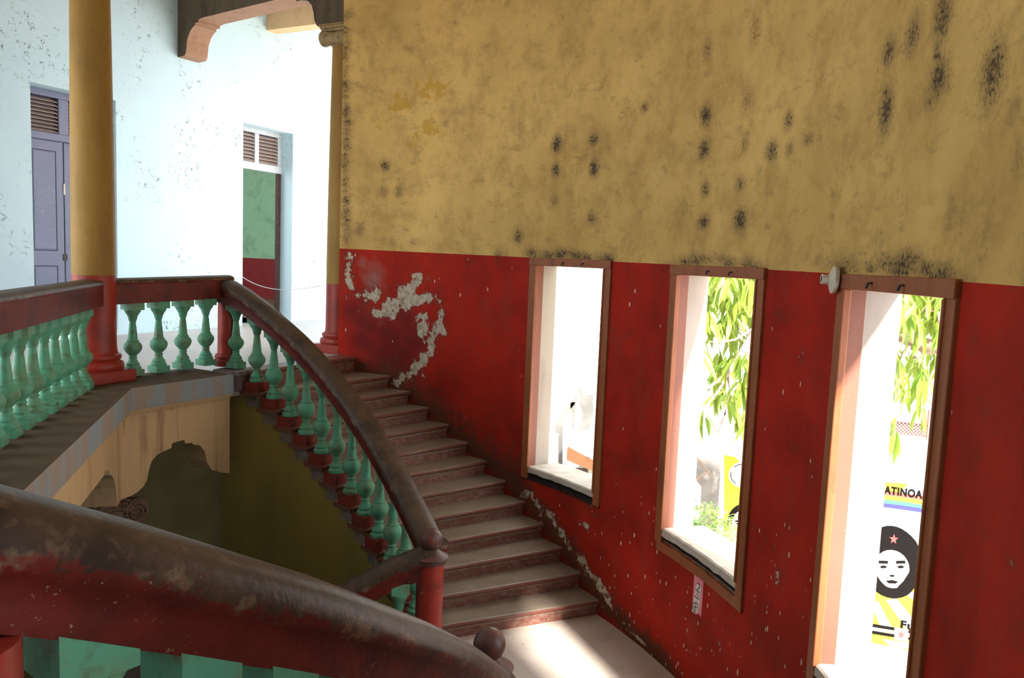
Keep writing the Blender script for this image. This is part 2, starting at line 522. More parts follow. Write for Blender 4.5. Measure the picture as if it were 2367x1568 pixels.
def blue_wall():
    mt, nt, b = new_mat('pale blue green plaster')
    c = mixc(nt, ramp(nt, noise_out(nt, 0.8, 5), 0.4, 0.65), (0.57, 0.76, 0.84), (0.54, 0.72, 0.81))
    c = mixc(nt, mth(nt, 'MULTIPLY', ramp(nt, noise_out(nt, 4, 6, (1, 1, 0.4)), 0.55, 0.8), 0.3), c, (0.48, 0.62, 0.58))
    # dark hairline cracks and scuffs gathered in a few vertical patches
    vo = nd(nt, 'ShaderNodeTexVoronoi', Scale=7.0)
    vo.feature = 'DISTANCE_TO_EDGE'
    wv = nd(nt, 'ShaderNodeTexNoise', Scale=9.0, Detail=4.0)
    p = position(nt)
    nt.links.new(p, wv.inputs['Vector'])
    ad = nt.nodes.new('ShaderNodeVectorMath')
    ad.operation = 'MULTIPLY_ADD'
    nt.links.new(wv.outputs[1], ad.inputs[0])
    ad.inputs[1].default_value = (0.3, 0.3, 0.3)
    nt.links.new(p, ad.inputs[2])
    nt.links.new(ad.outputs[0], vo.inputs['Vector'])
    line = mth(nt, 'LESS_THAN', vo.outputs[0], 0.024)
    patch = ramp(nt, noise_out(nt, 1.4, 4, (1, 1, 0.45)), 0.49, 0.6)
    brk = ramp(nt, noise_out(nt, 11, 3), 0.5, 0.58)
    f = mth(nt, 'MULTIPLY', mth(nt, 'MULTIPLY', line, patch), brk)
    c = mixc(nt, mth(nt, 'MULTIPLY', f, 0.9), c, (0.06, 0.07, 0.1))
    sp = mth(nt, 'MULTIPLY', ramp(nt, noise_out(nt, 22, 3), 0.71, 0.74), patch)
    c = mixc(nt, mth(nt, 'MULTIPLY', sp, 0.8), c, (0.09, 0.1, 0.13))
    nt.links.new(c, b.inputs['Base Color'])
    b.inputs['Roughness'].default_value = 0.7
    b.inputs['Specular IOR Level'].default_value = 0.25
    bp = nd(nt, 'ShaderNodeBump', Strength=0.12, Distance=0.02)
    nt.links.new(noise_out(nt, 9, 6), bp.inputs['Height'])
    nt.links.new(bp.outputs[0], b.inputs['Normal'])
    return mt


def gallery_floor():
    mt, nt, b = new_mat('worn pale floor tiles')
    mp = nt.nodes.new('ShaderNodeMapping')
    g = nt.nodes.new('ShaderNodeNewGeometry')
    nt.links.new(g.outputs['Position'], mp.inputs[0])
    mp.inputs['Rotation'].default_value = (0, 0, -R_(63.7))
    br = nd(nt, 'ShaderNodeTexBrick', Scale=1.0)
    br.offset = 0.0
    br.inputs['Brick Width'].default_value = 0.2
    br.inputs['Row Height'].default_value = 0.2
    br.inputs['Mortar Size'].default_value = 0.004
    nt.links.new(mp.outputs[0], br.inputs['Vector'])
    c = mixc(nt, ramp(nt, noise_out(nt, 1.5, 5), 0.4, 0.65), (0.55, 0.47, 0.44), (0.47, 0.42, 0.41))
    c = mixc(nt, mth(nt, 'MULTIPLY', br.outputs['Fac'], 0.75), c, (0.2, 0.17, 0.15))
    c = mixc(nt, mth(nt, 'MULTIPLY', ramp(nt, noise_out(nt, 9, 4), 0.6, 0.75), 0.4), c, (0.35, 0.27, 0.24))
    nt.links.new(c, b.inputs['Base Color'])
    b.inputs['Roughness'].default_value = 0.4
    return mt


M['wall_upper'] = wall_upper()
M['wall_lower'] = wall_lower()
M['blue'] = blue_wall()
M['gfloor'] = gallery_floor()
# ================================================================== the setting
import numpy as np
ZL, ZG, ZC = -2.11, -4.85, 5.4           # landing, ground floor, ceiling
WEND, WBEG = 69.3, -34.5
WINS = [(32.3, 42.0), (12.4, 22.75), (-7.95, 2.35)]      # clear openings (degrees)
WZ0, WTOP = -2.36, -0.065                # opening bottom / top relative to the paint line


def zd(a):                               # height of the painted dado line
    return 1.302 + 0.0009 * a


def build_apse():
    aset = set()
    a = WBEG
    while a < WEND:
        aset.add(round(a, 3))
        a += 0.32 if a > -19 else 1.5
    aset.add(WEND)
    for w0, w1 in WINS:
        for k in (w0, w1):
            aset = {x for x in aset if abs(x - k) > 0.15}
            aset.add(k)
    A = sorted(aset)
    zs = {-6.2, WZ0, WTOP, 0.0, 4.1, 3.8, 3.5}
    z = -3.6
    while z < 3.3:
        if all(abs(z - k) > 0.018 for k in (WZ0, WTOP, 0.0)):
            zs.add(round(z, 3))
        z += 0.037
    Z = sorted(zs)
    nA, nZ = len(A), len(Z)
    aa, zz = np.meshgrid(np.array(A), np.array(Z), indexing='ij')
    zz = zz + 1.302 + 0.0009 * aa
    rad = np.radians(aa)
    X = CX + RW * np.cos(rad)
    Y = CY + RW * np.sin(rad)
    verts = np.stack([X, Y, zz], -1).reshape(-1, 3)
    faces, mi = [], []
    for i in range(nA - 1):
        am = (A[i] + A[i + 1]) / 2
        hole = any(w0 < am < w1 for w0, w1 in WINS)
        for j in range(nZ - 1):
            zm = (Z[j] + Z[j + 1]) / 2
            if hole and WZ0 < zm < WTOP:
                continue
            faces.append((i * nZ + j, i * nZ + j + 1, (i + 1) * nZ + j + 1, (i + 1) * nZ + j))
            mi.append(0 if zm > 0 else 1)
    # ---- stains, measured on the wall
    at = {k: np.zeros(aa.shape) for k in ('mold', 'ochre', 'peel', 'damp', 'bloom', 'dirt', 'chips')}

    def spot(kind, px, py, rx, ry, s=1.0, pw=1.0):
        a0, z0 = at_wall(px, py)
        a1, _ = at_wall(px + rx, py)
        q = P(RW, a0, z0) - Vector((0, 0, EYE))
        rz = ry * q.length / FPX
        ra = max(abs(a1 - a0), 0.05)
        d = ((aa - a0) / ra) ** 2 + ((zz - z0) / rz) ** 2
        at[kind] = np.maximum(at[kind], s * np.exp(-d * 1.1 * pw))

    jr = random.Random(3)

    def stroke(kind, pts, r, s=1.0):
        for (x0, y0), (x1, y1) in zip(pts[:-1], pts[1:]):
            n = max(1, int(math.hypot(x1 - x0, y1 - y0) / (r * 0.7)))
            for k in range(n + 1):
                t = k / n
                j = 0.45 if kind == 'mold' else 0.2
                q = jr.uniform(0.55, 1.25) if kind == 'mold' else jr.uniform(0.85, 1.15)
                spot(kind, x0 + (x1 - x0) * t + jr.uniform(-j, j) * r, y0 + (y1 - y0) * t + jr.uniform(-j, j) * r, r * q * (1.5 if kind == 'mold' else 1), r * q, s * (jr.uniform(0.55, 1.1) if kind == 'mold' else 1))

    for t in [(1287, 335, 14, 28, 1), (1285, 393, 12, 22, .95), (1283, 462, 12, 20, .6), (1372, 323, 14, 18, .9), (1373, 388, 14, 26, 1), (1367, 505, 12, 18, .8), (1197, 548, 14, 20, .85),
              (1632, 265, 16, 28, 1), (1628, 345, 16, 26, .95), (1630, 437, 12, 22, .85), (1627, 513, 16, 18, .95), (1711, 425, 14, 22, .75), (1711, 508, 18, 34, 1), (1635, 115, 14, 34, .65),
              (1747, 68, 18, 38, .55), (1728, 230, 16, 34, .55), (1722, 330, 12, 26, .6), (1783, 350, 18, 28, .9), (1822, 280, 12, 24, .85), (1825, 345, 12, 20, .75), (1868, 322, 14, 14, .8),
              (1490, 248, 10, 14, .8), (1185, 245, 10, 20, .45), (890, 383, 14, 16, .9), (887, 445, 14, 18, .65), (922, 443, 14, 18, .65), (832, 530, 14, 20, .65), (907, 560, 10, 14, .5),
              (2055, 120, 18, 38, .85), (2110, 80, 22, 55, .75), (2180, 40, 24, 60, .9), (2165, 122, 8, 18, 1.2), (2170, 180, 26, 50, .95), (2150, 225, 16, 26, .7), (2048, 255, 18, 70, .9),
              (2295, 165, 38, 80, .85), (1055, 258, 20, 14, .4), (1118, 190, 10, 20, .35), (920, 75, 12, 30, .4), (2355, 365, 14, 40, .5), (1725, 30, 14, 20, .3), (860, 140, 8, 16, .4), (965, 560, 30, 12, .35),
              (1040, 470, 8, 26, .3), (1525, 350, 8, 20, .35), (1430, 470, 10, 20, .3), (2030, 560, 30, 40, .35), (1955, 330, 8, 30, .35), (1000, 120, 40, 20, .25), (1250, 95, 40, 20, .25)]:
        spot('mold', *t)
    stroke('mold', [(1225, 592), (1300, 586), (1400, 598)], 13, .85)
    stroke('mold', [(1555, 610), (1640, 600), (1765, 618)], 15, .85)
    stroke('mold', [(1945, 620), (2040, 604), (2130, 620), (2225, 640)], 26, .85)
    stroke('mold', [(800, 30), (797, 160), (800, 260), (799, 420), (800, 560)], 9, .8)
    spot('mold', 1152, 600, 13, 22, .9)
    for x, y in [(1495, 770), (1457, 770), (1418, 765), (1456, 905), (1412, 960), (1495, 860)]:
        spot('mold', x, y, 8, 14, .8)
    stroke('mold', [(1218, 640), (1214, 740)], 9, .55)
    stroke('mold', [(1545, 770), (1538, 900), (1532, 1000)], 8, .7)
    for t in [(1000, 205, 55, 35, .8), (930, 240, 50, 35, .75), (990, 300, 45, 35, .7), (885, 285, 35, 30, .65), (960, 340, 40, 20, .5), (1080, 320, 25, 20, .3)]:
        spot('ochre', *t)
    # peeled patches on the red dado
    stroke('peel', [(803, 600), (808, 650), (825, 680), (845, 690), (865, 688)], 17, .78)
    stroke('peel', [(872, 722), (895, 718), (905, 728)], 20, .95)
    stroke('peel', [(912, 705), (938, 692), (945, 665), (962, 648)], 22, .95)
    stroke('peel', [(940, 708), (975, 692), (995, 690)], 16, .9)
    stroke('peel', [(1008, 685), (1014, 697)], 12, 1.0)
    stroke('peel', [(1021, 720), (1016, 745), (1022, 765)], 10, 1.0)
    stroke('peel', [(974, 738), (980, 768), (1000, 778), (1018, 768)], 18, .98)
    stroke('peel', [(995, 790), (992, 815), (975, 840), (955, 858), (930, 872), (915, 880)], 15, .95)
    stroke('peel', [(968, 845), (978, 868)], 7, .7)
    stroke('damp', [(820, 720), (860, 760), (910, 780), (950, 790), (920, 830), (880, 820), (840, 780)], 34, 1)
    stroke('damp', [(940, 740), (970, 800)], 26, 1)
    spot('bloom', 865, 640, 36, 50, .8)
    spot('bloom', 840, 610, 25, 25, .6)
    spot('bloom', 880, 730, 25, 40, .4)
    stroke('peel', [(1224, 1150), (1262, 1190), (1300, 1236), (1315, 1262), (1348, 1305), (1400, 1380)], 17, .62)
    stroke('peel', [(1400, 1385), (1450, 1455), (1500, 1500)], 8, .7)
    spot('peel', 1345, 1215, 22, 14, .62)
    spot('peel', 1240, 1165, 14, 10, .6)
    spot('peel', 1798, 1325, 14, 30, .62)
    stroke('dirt', [(790, 850), (905, 880), (1000, 945), (1090, 1030), (1180, 1110), (1265, 1210), (1400, 1395), (1540, 1540)], 30, .95)
    stroke('dirt', [(905, 850), (1000, 930), (1100, 1015), (1200, 1100)], 44, .62)
    # chip density: few on the upper dado, many low down between the windows
    zlow = np.clip((0.4 - (zz - 0)) / 2.2, 0, 1)
    mid = np.exp(-((aa - 14) / 16.0) ** 2)
    at['chips'] = 0.035 + 0.75 * zlow * mid + 0.05 * np.exp(-((aa - 5) / 9.0) ** 2)
    # ---- outer face and window reveals
    ra = np.radians
    base = len(verts)
    extra = []

    SPL = {w_[0]: w_[0] - 3.0 for w_ in WINS}     # unseen near jambs splayed to widen the sun patch on the landing

    def ex(r, a, z):
        if r > RW + 0.1:
            a = SPL.get(a, a)
        extra.append(P(r, a, z)[:])
        return base + len(extra) - 1
    RO = RW + 0.31
    cuts = sorted({WBEG, WEND} | {k for w_ in WINS for k in w_})
    fine = []
    for c0, c1 in zip(cuts[:-1], cuts[1:]):
        n = max(1, int((c1 - c0) / 2))
        fine += [c0 + (c1 - c0) * k / n for k in range(n)]
    fine.append(WEND)
    for a0, a1 in zip(fine[:-1], fine[1:]):
        am = (a0 + a1) / 2
        hole = any(w0 < am < w1 for w0, w1 in WINS)
        spans = [(-4.9, zd(am) + WZ0), (zd(am) + WTOP, ZC)] if hole else [(-4.9, ZC)]
        for z0, z1 in spans:
            faces.append((ex(RO, a0, z0), ex(RO, a1, z0), ex(RO, a1, z1), ex(RO, a0, z1)))
            mi.append(2)
        if hole:
            for zr in (WZ0, WTOP):
                z_ = zd(am) + zr
                faces.append((ex(RW, a0, z_), ex(RO, a0, z_), ex(RO, a1, z_), ex(RW, a1, z_)))
                mi.append(2)
    for w_ in WINS:
        for k in w_:
            z0, z1 = zd(k) + WZ0, zd(k) + WTOP
            faces.append((ex(RW, k, z0), ex(RO, k, z0), ex(RO, k, z1), ex(RW, k, z1)))
            mi.append(2)
    for k in (WBEG, WEND):
        faces.append((ex(RW, k, -4.9), ex(RO, k, -4.9), ex(RO, k, zd(k)), ex(RW, k, zd(k))))
        mi.append(1)
        faces.append((ex(RW, k, zd(k)), ex(RO, k, zd(k)), ex(RO, k, ZC), ex(RW, k, ZC)))
        mi.append(0)
    me = bpy.data.meshes.new('wall_right')
    me.from_pydata([tuple(v) for v in verts] + extra, [], faces)
    for k in ('wall_upper', 'wall_lower', 'reveal'):
        me.materials.append(M[k])
    me.polygons.foreach_set('material_index', mi)
    nv = len(verts)
    for k, arr in at.items():
        ab = me.attributes.new(k, 'FLOAT', 'POINT')
        vals = np.zeros(len(me.vertices), dtype=np.float32)
        vals[:nv] = arr.reshape(-1)
        ab.data.foreach_set('value', vals)
    sm = np.zeros(len(faces), dtype=bool)
    me.polygons.foreach_set('use_smooth', sm)
    me.update()
    return struct(link('wall_right', me))


build_apse()

# ---- windows: frame boards, liner, sill (parts of window_1..3)
for wi, (w0, w1) in enumerate(WINS):
    zb, zt = zd((w0 + w1) / 2) + WZ0, zd((w0 + w1) / 2) + WTOP
    am = (w0 + w1) / 2
    win = struct(empty('window_%d' % (wi + 1), P(RW, am, zb)))
    ws = math.degrees(0.085 / RW)

    def arcbox(mb, r0, r1, a0, a1, z0, z1, n=6):
        rings = []
        for k in range(n + 1):
            a = lerp(a0, a1, k / n)
            rings.append([P(r0, a, z0), P(r1, a, z0), P(r1, a, z1), P(r0, a, z1)])
        return mb.loft(rings)
    for a0, a1 in ((w0 - ws, w0 + 0.12), (w1 - 0.12, w1 + ws)):
        o = obj('frame_jamb', arcbox(MB(), RW - 0.022, RW + 0.02, a0, a1, zb - 0.02, zt + 0.065, 1), M['wood'], win)
        bevel(o, 0.006)
    o = obj('frame_head', arcbox(MB(), RW - 0.03, RW + 0.02, w0 - ws, w1 + ws, zt - 0.012, zt + 0.07), M['wood'], win)
    bevel(o, 0.006)
    # beads and liners of the jambs
    for a, sg in ((w1, -1), (w0, 1)):
        l0, l1 = a, a + sg * math.degrees(0.022 / RW)
        b_ = obj('jamb_bead', arcbox(MB(), RW - 0.034, RW + 0.012, l0, l1, zb + 0.1, zt - 0.012, 1), M['wood'], win)
        bevel(b_, 0.008, 3)
        obj('jamb_liner', arcbox(MB(), RW + 0.012, RW + 0.1, a + sg * 0.002, a + sg * math.degrees(0.012 / RW), zb + 0.1, zt, 1), M['liner'], win)
    obj('head_liner', arcbox(MB(), RW + 0.02, RW + 0.1, w0, w1, zt - 0.012, zt), M['liner'], win)
    # stone sill lying over a rotten gap
    mbs = MB()
    n = 14
    rings = []
    rnd = random.Random(wi)
    for k in range(n + 1):
        a = lerp(w0 + 0.06, w1 - 0.06, k / n)
        j = rnd.uniform(-0.006, 0.006)
        zz_ = zb + 0.115 + (0.0 if wi else rnd.uniform(-0.002, 0.002))
        rings.append([P(RW - 0.015 + j, a, zb + 0.05 + rnd.uniform(-.006, .006)), P(RW + 0.42, a, zb + 0.04), P(RW + 0.42, a, zz_ - 0.02), P(RW + 0.0 + j, a, zz_), P(RW - 0.012 + j, a, zz_ - 0.012)])
    obj('sill', mbs.loft(rings), M['sill'], win)
    obj('sill_gap', arcbox(MB(), RW + 0.015, RW + 0.2, w0, w1, zb + 0.002, zb + 0.05), M['rotten'], win)
    if wi:
        mb2 = MB()
        rings = []
        for k in range(n + 1):
            a = lerp(w0 - ws, w1 + ws * 0.6, k / n)
            zt2 = zb + rnd.uniform(-0.012, 0.004)
            rings.append([P(RW - 0.02, a, zb - 0.085), P(RW + 0.01, a, zb - 0.085), P(RW + 0.01, a, zt2), P(RW - 0.02, a, zt2)])
        obj('apron_board', mb2.loft(rings), M['wood'], win)
    else:
        obj('apron_board', arcbox(MB(), RW - 0.014, RW + 0.01, w0 - ws, w1 + ws, zb - 0.03, zb + 0.01), M['rotten'], win)
    # old bolts left in the head board
    for q in ((0.3, 0.62) if wi == 2 else (0.42, 0.7)):
        a = lerp(w1, w0, q)
        p = P(RW - 0.03, a, zt + 0.03)
        obj('bolt', MB().tube([p, P(RW - 0.05, a, zt + 0.028), P(RW - 0.058, a, zt + 0.0)], 0.007, 6), M['iron'], win)

# ---- gallery floor, curb
A_, B_, A2_ = Vector((-3.36, 6.85, 0)), Vector((-2.83, 7.83, 0)), Vector((-1.95, 2.2, 0))
B2_ = mirp(B_)
N_IN, N_OUT = P(4.47, 68.5), P(6.72, 66.4)
poly = [N_IN, N_OUT, Wp(1.75, 3.25, 0), Wp(10, 3.25, 0), Wp(10, 0.02, 0), Wp(3.64, 0.02, 0), Wp(3.64, -8, 0), Wp(1.0, -8, 0), Wp(1.0, 0.02, 0), Wp(-3.2, 0.02, 0)]
mpoly = [mirp(p) for p in (N_IN, N_OUT, Wp(1.75, 3.25, 0), Wp(10, 3.25, 0), Wp(10, 0, 0), Wp(-3.2, 0, 0))]
_back = Vector((-0.92, 0.39, 0)) * 0.06
poly[0], poly[1] = poly[0] + Vector((-0.05, 0.02, 0)), poly[1] + Vector((-0.05, 0.03, 0))
mpoly[0], mpoly[1] = mirp(poly[0]), mirp(poly[1])
_in = Vector((-0.28, 0.1, 0))
pts = poly + mpoly[::-1] + [mirp(B_ + _in), mirp(A_ + Vector((-0.3, 0.02, 0))), A_ + Vector((-0.3, 0.02, 0)), B_ + _in]
o = obj('floor', MB().prism([p - Vector((0, 0, 0.25)) for p in pts], (0, 0, 0.25)), M['gfloor'])
struct(o)
dA = (A2_ - A_).normalized()
nA = Vector((dA.y, -dA.x, 0))             # away from the well
dB = (B_ - A_).normalized()
nB = Vector((-dB.y, dB.x, 0))


def corner(p, d1, n1, d2, n2, off):       # offset corner of two lines through p
    p1, p2 = p + n1 * off, p + n2 * off
    den = d1.x * d2.y - d1.y * d2.x
    t = ((p2.x - p1.x) * d2.y - (p2.y - p1.y) * d2.x) / den
    return p1 + d1 * t


def band(mb, off0, off1, z0, z1, mi=0):
    """a band running along B - A - A2 between two offsets behind the edge line"""
    def line(off):
        return [B_ + dB * 0.03 + nB * off, corner(A_, dB, nB, dA, nA, off), A2_ + nA * off]
    l0, l1 = line(off0), line(off1)
    rings = [[Vector((a.x, a.y, z0)), Vector((b.x, b.y, z0)), Vector((b.x, b.y, z1)), Vector((a.x, a.y, z1))] for a, b in zip(l0, l1)]
    return mb.loft(rings, mi=mi)


curb = MB()
band(curb, 0.0, 0.66, -0.165, 0.04)
cu = curb
me_ = cu.mesh('trim_1', [M['fascia'], M['curbtop']])
for pl in me_.polygons:
    if pl.normal.z > 0.7:
        pl.material_index = 1
struct(link('trim_1', me_))
bevel(bpy.data.objects['trim_1'], 0.008)
cor = MB()
rings = []
prof = [(0.045, -0.165), (0.045, -0.185), (0.055, -0.19), (0.07, -0.215), (0.085, -0.235), (0.085, -0.245), (0.16, -0.245), (0.16, -0.165)]
for i, p in enumerate((B_ + dB * 0.05, None, A2_)):
    ring = []
    for off, z in prof:
        q = corner(A_, dB, nB, dA, nA, off) if p is None else p + (nB if i == 0 else nA) * off
        ring.append(Vector((q.x, q.y, z)))
    rings.append(ring)
struct(obj('trim_2', cor.loft(rings), M['cream']))

# ---- arcaded beams below the gallery edge
pA = A_ + nB * 0.1


def from_px(pts, p, n):
    out = []
    for x, y in pts:
        q = at_plane(x, y, p, n)
        out.append(q)
    return out


arch_px = [(512, 1093), (488, 1086), (478, 1068), (474, 1045), (462, 1030), (447, 1028), (443, 1024), (428, 1026), (426, 1017), (398, 1025), (396, 1036), (380, 1043), (363, 1052), (350, 1068), (344, 1088), (340, 1110), (332, 1125), (318, 1138), (305, 1146)]
mid = from_px(arch_px, pA, nB)
c0 = corner(A_, dB, nB, dA, nA, 0.1)
e1 = B_ + nB * 0.1 + dB * 0.07
pts = [c0 + Vector((0, 0, -0.2)), e1 + Vector((0, 0, -0.2)), e1 + Vector((0, 0, mid[0].z - 0.03))] + mid + [c0 + Vector((0, 0, -0.985))]
struct(obj('wall_arcade', MB().prism(pts, nB * 0.3), [M['cream']]))
L = (A2_ - A_).length
prof = [(0.0, -0.985), (0.2, -0.985), (0.22, -0.9), (0.26, -0.8), (0.33, -0.7), (0.43, -0.64), (0.5, -0.62), (0.5, -0.57), (0.6, -0.57), (0.6, -0.54), (0.7, -0.54), (0.7, -0.56)]
full = [(0.0, -0.2)] + prof + [(L - s, z) for s, z in prof[::-1]] + [(L, -0.2)]
pts = [c0 + dA * s + Vector((0, 0, z)) for s, z in full]
struct(obj('wall_gallery', MB().prism(pts, nA * 0.3), [M['cream']]))

# ---- round wall under the right flight (and its twin under the left flight), and the landing
NIN = lambda i: 68.5 - 2.9 * i            # nosing angles at the well side / at the wall, step 0 = gallery edge
NOUT = lambda i: 64.73 - 2.83 * i if i else 66.4
ZT = lambda i: 0.0 if i == 0 else -0.19 - 0.16 * (i - 1)


def inner_wall(flip):
    q = MB()
    f = mir if flip else (lambda a: a)
    rings = []
    for i in range(0, 13):
        for a in ((NIN(i), NIN(i + 1) + 0.01) if i < 12 else (NIN(12), 28.5)):
            zt = ZT(i + 1) - 0.045 if i < 12 else 0
            if i == 12:
                zt = ZL - 0.05
            rings.append([P(4.5, f(a), ZG), P(4.75, f(a), ZG), P(4.75, f(a), zt - 0.02), P(4.5, f(a), zt - 0.02)])
    rings.insert(0, [P(r_, f(72.5), z_) for r_, z_ in ((4.5, ZG), (4.75, ZG), (4.75, -0.22), (4.5, -0.22))])
    return obj('wall_stair' if not flip else 'wall_stair_left', q.loft(rings), M['olive'])


struct(inner_wall(False))
struct(inner_wall(True)).name = 'wall_left'
lp = [P(RW + 0.02, a) for a in np.linspace(34.5, mir(34.5), 30)] + [P(4.42, a) for a in np.linspace(mir(34.5), 34.5, 18)]
struct(obj('floor', MB().prism([p + Vector((0, 0, ZL - 0.2)) for p in lp], (0, 0, 0.2)), M['concrete']))

# ---- blue wall with two doorways, the room behind the open one
DO1, DO2 = (-1.15, 0.06, 3.31), (2.44, 3.64, 3.42)
bw = MB()
TW = 0.34


def wall_box(s0, s1, z0, z1, t0=-TW, t1=0.0, mi=0, mb=None):
    (mb or bw).box(Wp(s0, t0, z0), WD * (s1 - s0), WN * (t1 - t0), Vector((0, 0, z1 - z0)), mi)


wall_box(-3.2, DO1[0], -0.02, ZC)
wall_box(DO1[0], DO1[1], DO1[2], ZC)
wall_box(DO1[1], DO2[0], -0.02, ZC)
wall_box(DO2[0], DO2[1], DO2[2], ZC)
wall_box(DO2[1], 10, -0.02, ZC)
struct(obj('wall_back', bw, M['blue']))
lw = MB()
wall_box(-3.2, 10, ZG, -0.25, mb=lw)
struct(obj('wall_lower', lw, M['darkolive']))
rm = MB()
wall_box(0.9, 8.5, 1.07, 3.9, -8.2, -8.0, 0, rm)
wall_box(0.9, 8.5, 0, 1.07, -8.2, -8.0, 1, rm)
wall_box(0.8, 0.9, 0, 1.07, -8.2, -TW, 1, rm)
wall_box(0.8, 0.9, 1.07, 3.9, -1.6, -TW, 0, rm)
wall_box(8.5, 8.6, 1.07, 3.9, -8.2, -TW, 0, rm)
wall_box(8.5, 8.6, 0, 1.07, -8.2, -TW, 1, rm)
wall_box(0.8, 8.6, 3.9, 4.0, -8.2, -TW, 0, rm)
struct(obj('wall_room', rm, [M['greenwall'], M['redwall']]))
struct(obj('floor', MB().box(Wp(0.8, -8.2, -0.12), WD * 7.8, WN * 7.87, Vector((0, 0, 0.12))), pmat('reddish room floor', (0.3, 0.17, 0.13), [(4, 0.45, 0.7, (0.22, 0.12, 0.1), 0.6)], 0.45)))

# mirrored wing behind the viewer, closed off to keep the foreground dark
mw = MB()
for (s0, t0, s1, t1) in ((-3.2, -0.3, 10, 0.0), (9.8, 0, 10, 3.4), (1.9, 3.25, 10, 3.5)):
    q = [mirp(Wp(s0, t0, ZG)), mirp(Wp(s1, t0, ZG)), mirp(Wp(s1, t1, ZG)), mirp(Wp(s0, t1, ZG))]
    mw.prism(q, (0, 0, ZC - ZG))
struct(obj('wall_behind', mw, M['blue']))

# ---- ceiling
cp = [P(RW + 0.31, a) for a in np.linspace(WBEG, WEND, 40)] + [Wp(1.62, 3.5, 0), Wp(10, 3.5, 0), Wp(10, -0.3, 0), Wp(-3.2, -0.3, 0)]
cp += [mirp(p) for p in (Wp(-3.2, -0.3, 0), Wp(10, -0.3, 0), Wp(10, 3.5, 0), Wp(1.62, 3.5, 0))]
struct(obj('ceiling', MB().prism([p + Vector((0, 0, ZC)) for p in cp], (0, 0, 0.3)), M['ceiling']))

# ---- far gallery side: unseen wall added with openings sized to light the stairs, third closed
g0, g1 = Wp(-3.2, -0.05, 0), mirp(Wp(-3.2, -0.05, 0))
gd = (g1 - g0).normalized()
gn = Vector((gd.y, -gd.x, 0))
GL = (g1 - g0).length
gw = MB()
NOPEN = 3
pier = 0.6
ow = (GL - pier * (NOPEN + 1)) / NOPEN
for k in range(NOPEN):
    s = k * (ow + pier)
    gw.box(g0 + gd * s, gd * (pier if k != 2 else pier * 2 + ow), gn * 0.4, Vector((0, 0, ZC)))
gw.box(g0 + Vector((0, 0, 3.4)), gd * GL, gn * 0.4, Vector((0, 0, ZC - 3.4)))
gw.box(g0 + Vector((0, 0, ZG)), gd * GL, gn * 0.4, Vector((0, 0, -ZG)))
struct(obj('wall_far_added', gw, M['blue']))
for k in range(NOPEN - 1):
    s = pier + k * (ow + pier) + ow / 2
    p_ = g0 + gd * s + Vector((0, 0, 1.7))
    side = -1 if gn.dot(Vector((CX, CY, 0)) - g0) < 0 else 1
    portal('gallery_daylight', p_ - gn * side * 0.1, gn * side, ow, 3.4)
for wi, (w0, w1) in enumerate(WINS):
    am = (w0 + w1) / 2
    inn = P(0, 0) - P(1, am)
    portal('window_daylight', P(RW + 0.3, am, 0.15), inn, R_(w1 - w0) * RW, 2.4)
portal('corridor_daylight', Wp(5.8, 3.4, 2.15), -WN, 8.0, 4.3)
ch = MB()
ch.prism([Wp(1.62, 3.25, 4.3), Wp(10, 3.25, 4.3), Wp(10, 3.5, 4.3), Wp(1.62, 3.5, 4.3)], (0, 0, ZC - 4.3))
ch.prism([Wp(9.8, -0.1, -0.1), Wp(10, -0.1, -0.1), Wp(10, 3.5, -0.1), Wp(9.8, 3.5, -0.1)], (0, 0, ZC))
struct(obj('wall_corridor', ch, M['blue']))
portal('room_daylight', Wp(0.85, -4.9, 2.5), WD, 6.6, 2.8)  # unseen open side added to the room to brighten it

# ---- ground floor inside, yard outside
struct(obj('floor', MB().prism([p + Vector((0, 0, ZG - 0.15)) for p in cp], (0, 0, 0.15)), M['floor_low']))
cw = MB()  # unseen walls added to keep daylight out of the storey below
for (s0, t0, s1, t1) in ((1.62, 3.25, 10, 3.5), (9.8, 0, 10, 3.5)):
    cw.prism([Wp(s0, t0, ZG), Wp(s1, t0, ZG), Wp(s1, t1, ZG), Wp(s0, t1, ZG)], (0, 0, -0.26 - ZG))
struct(obj('wall_under_added', cw, M['darkolive']))
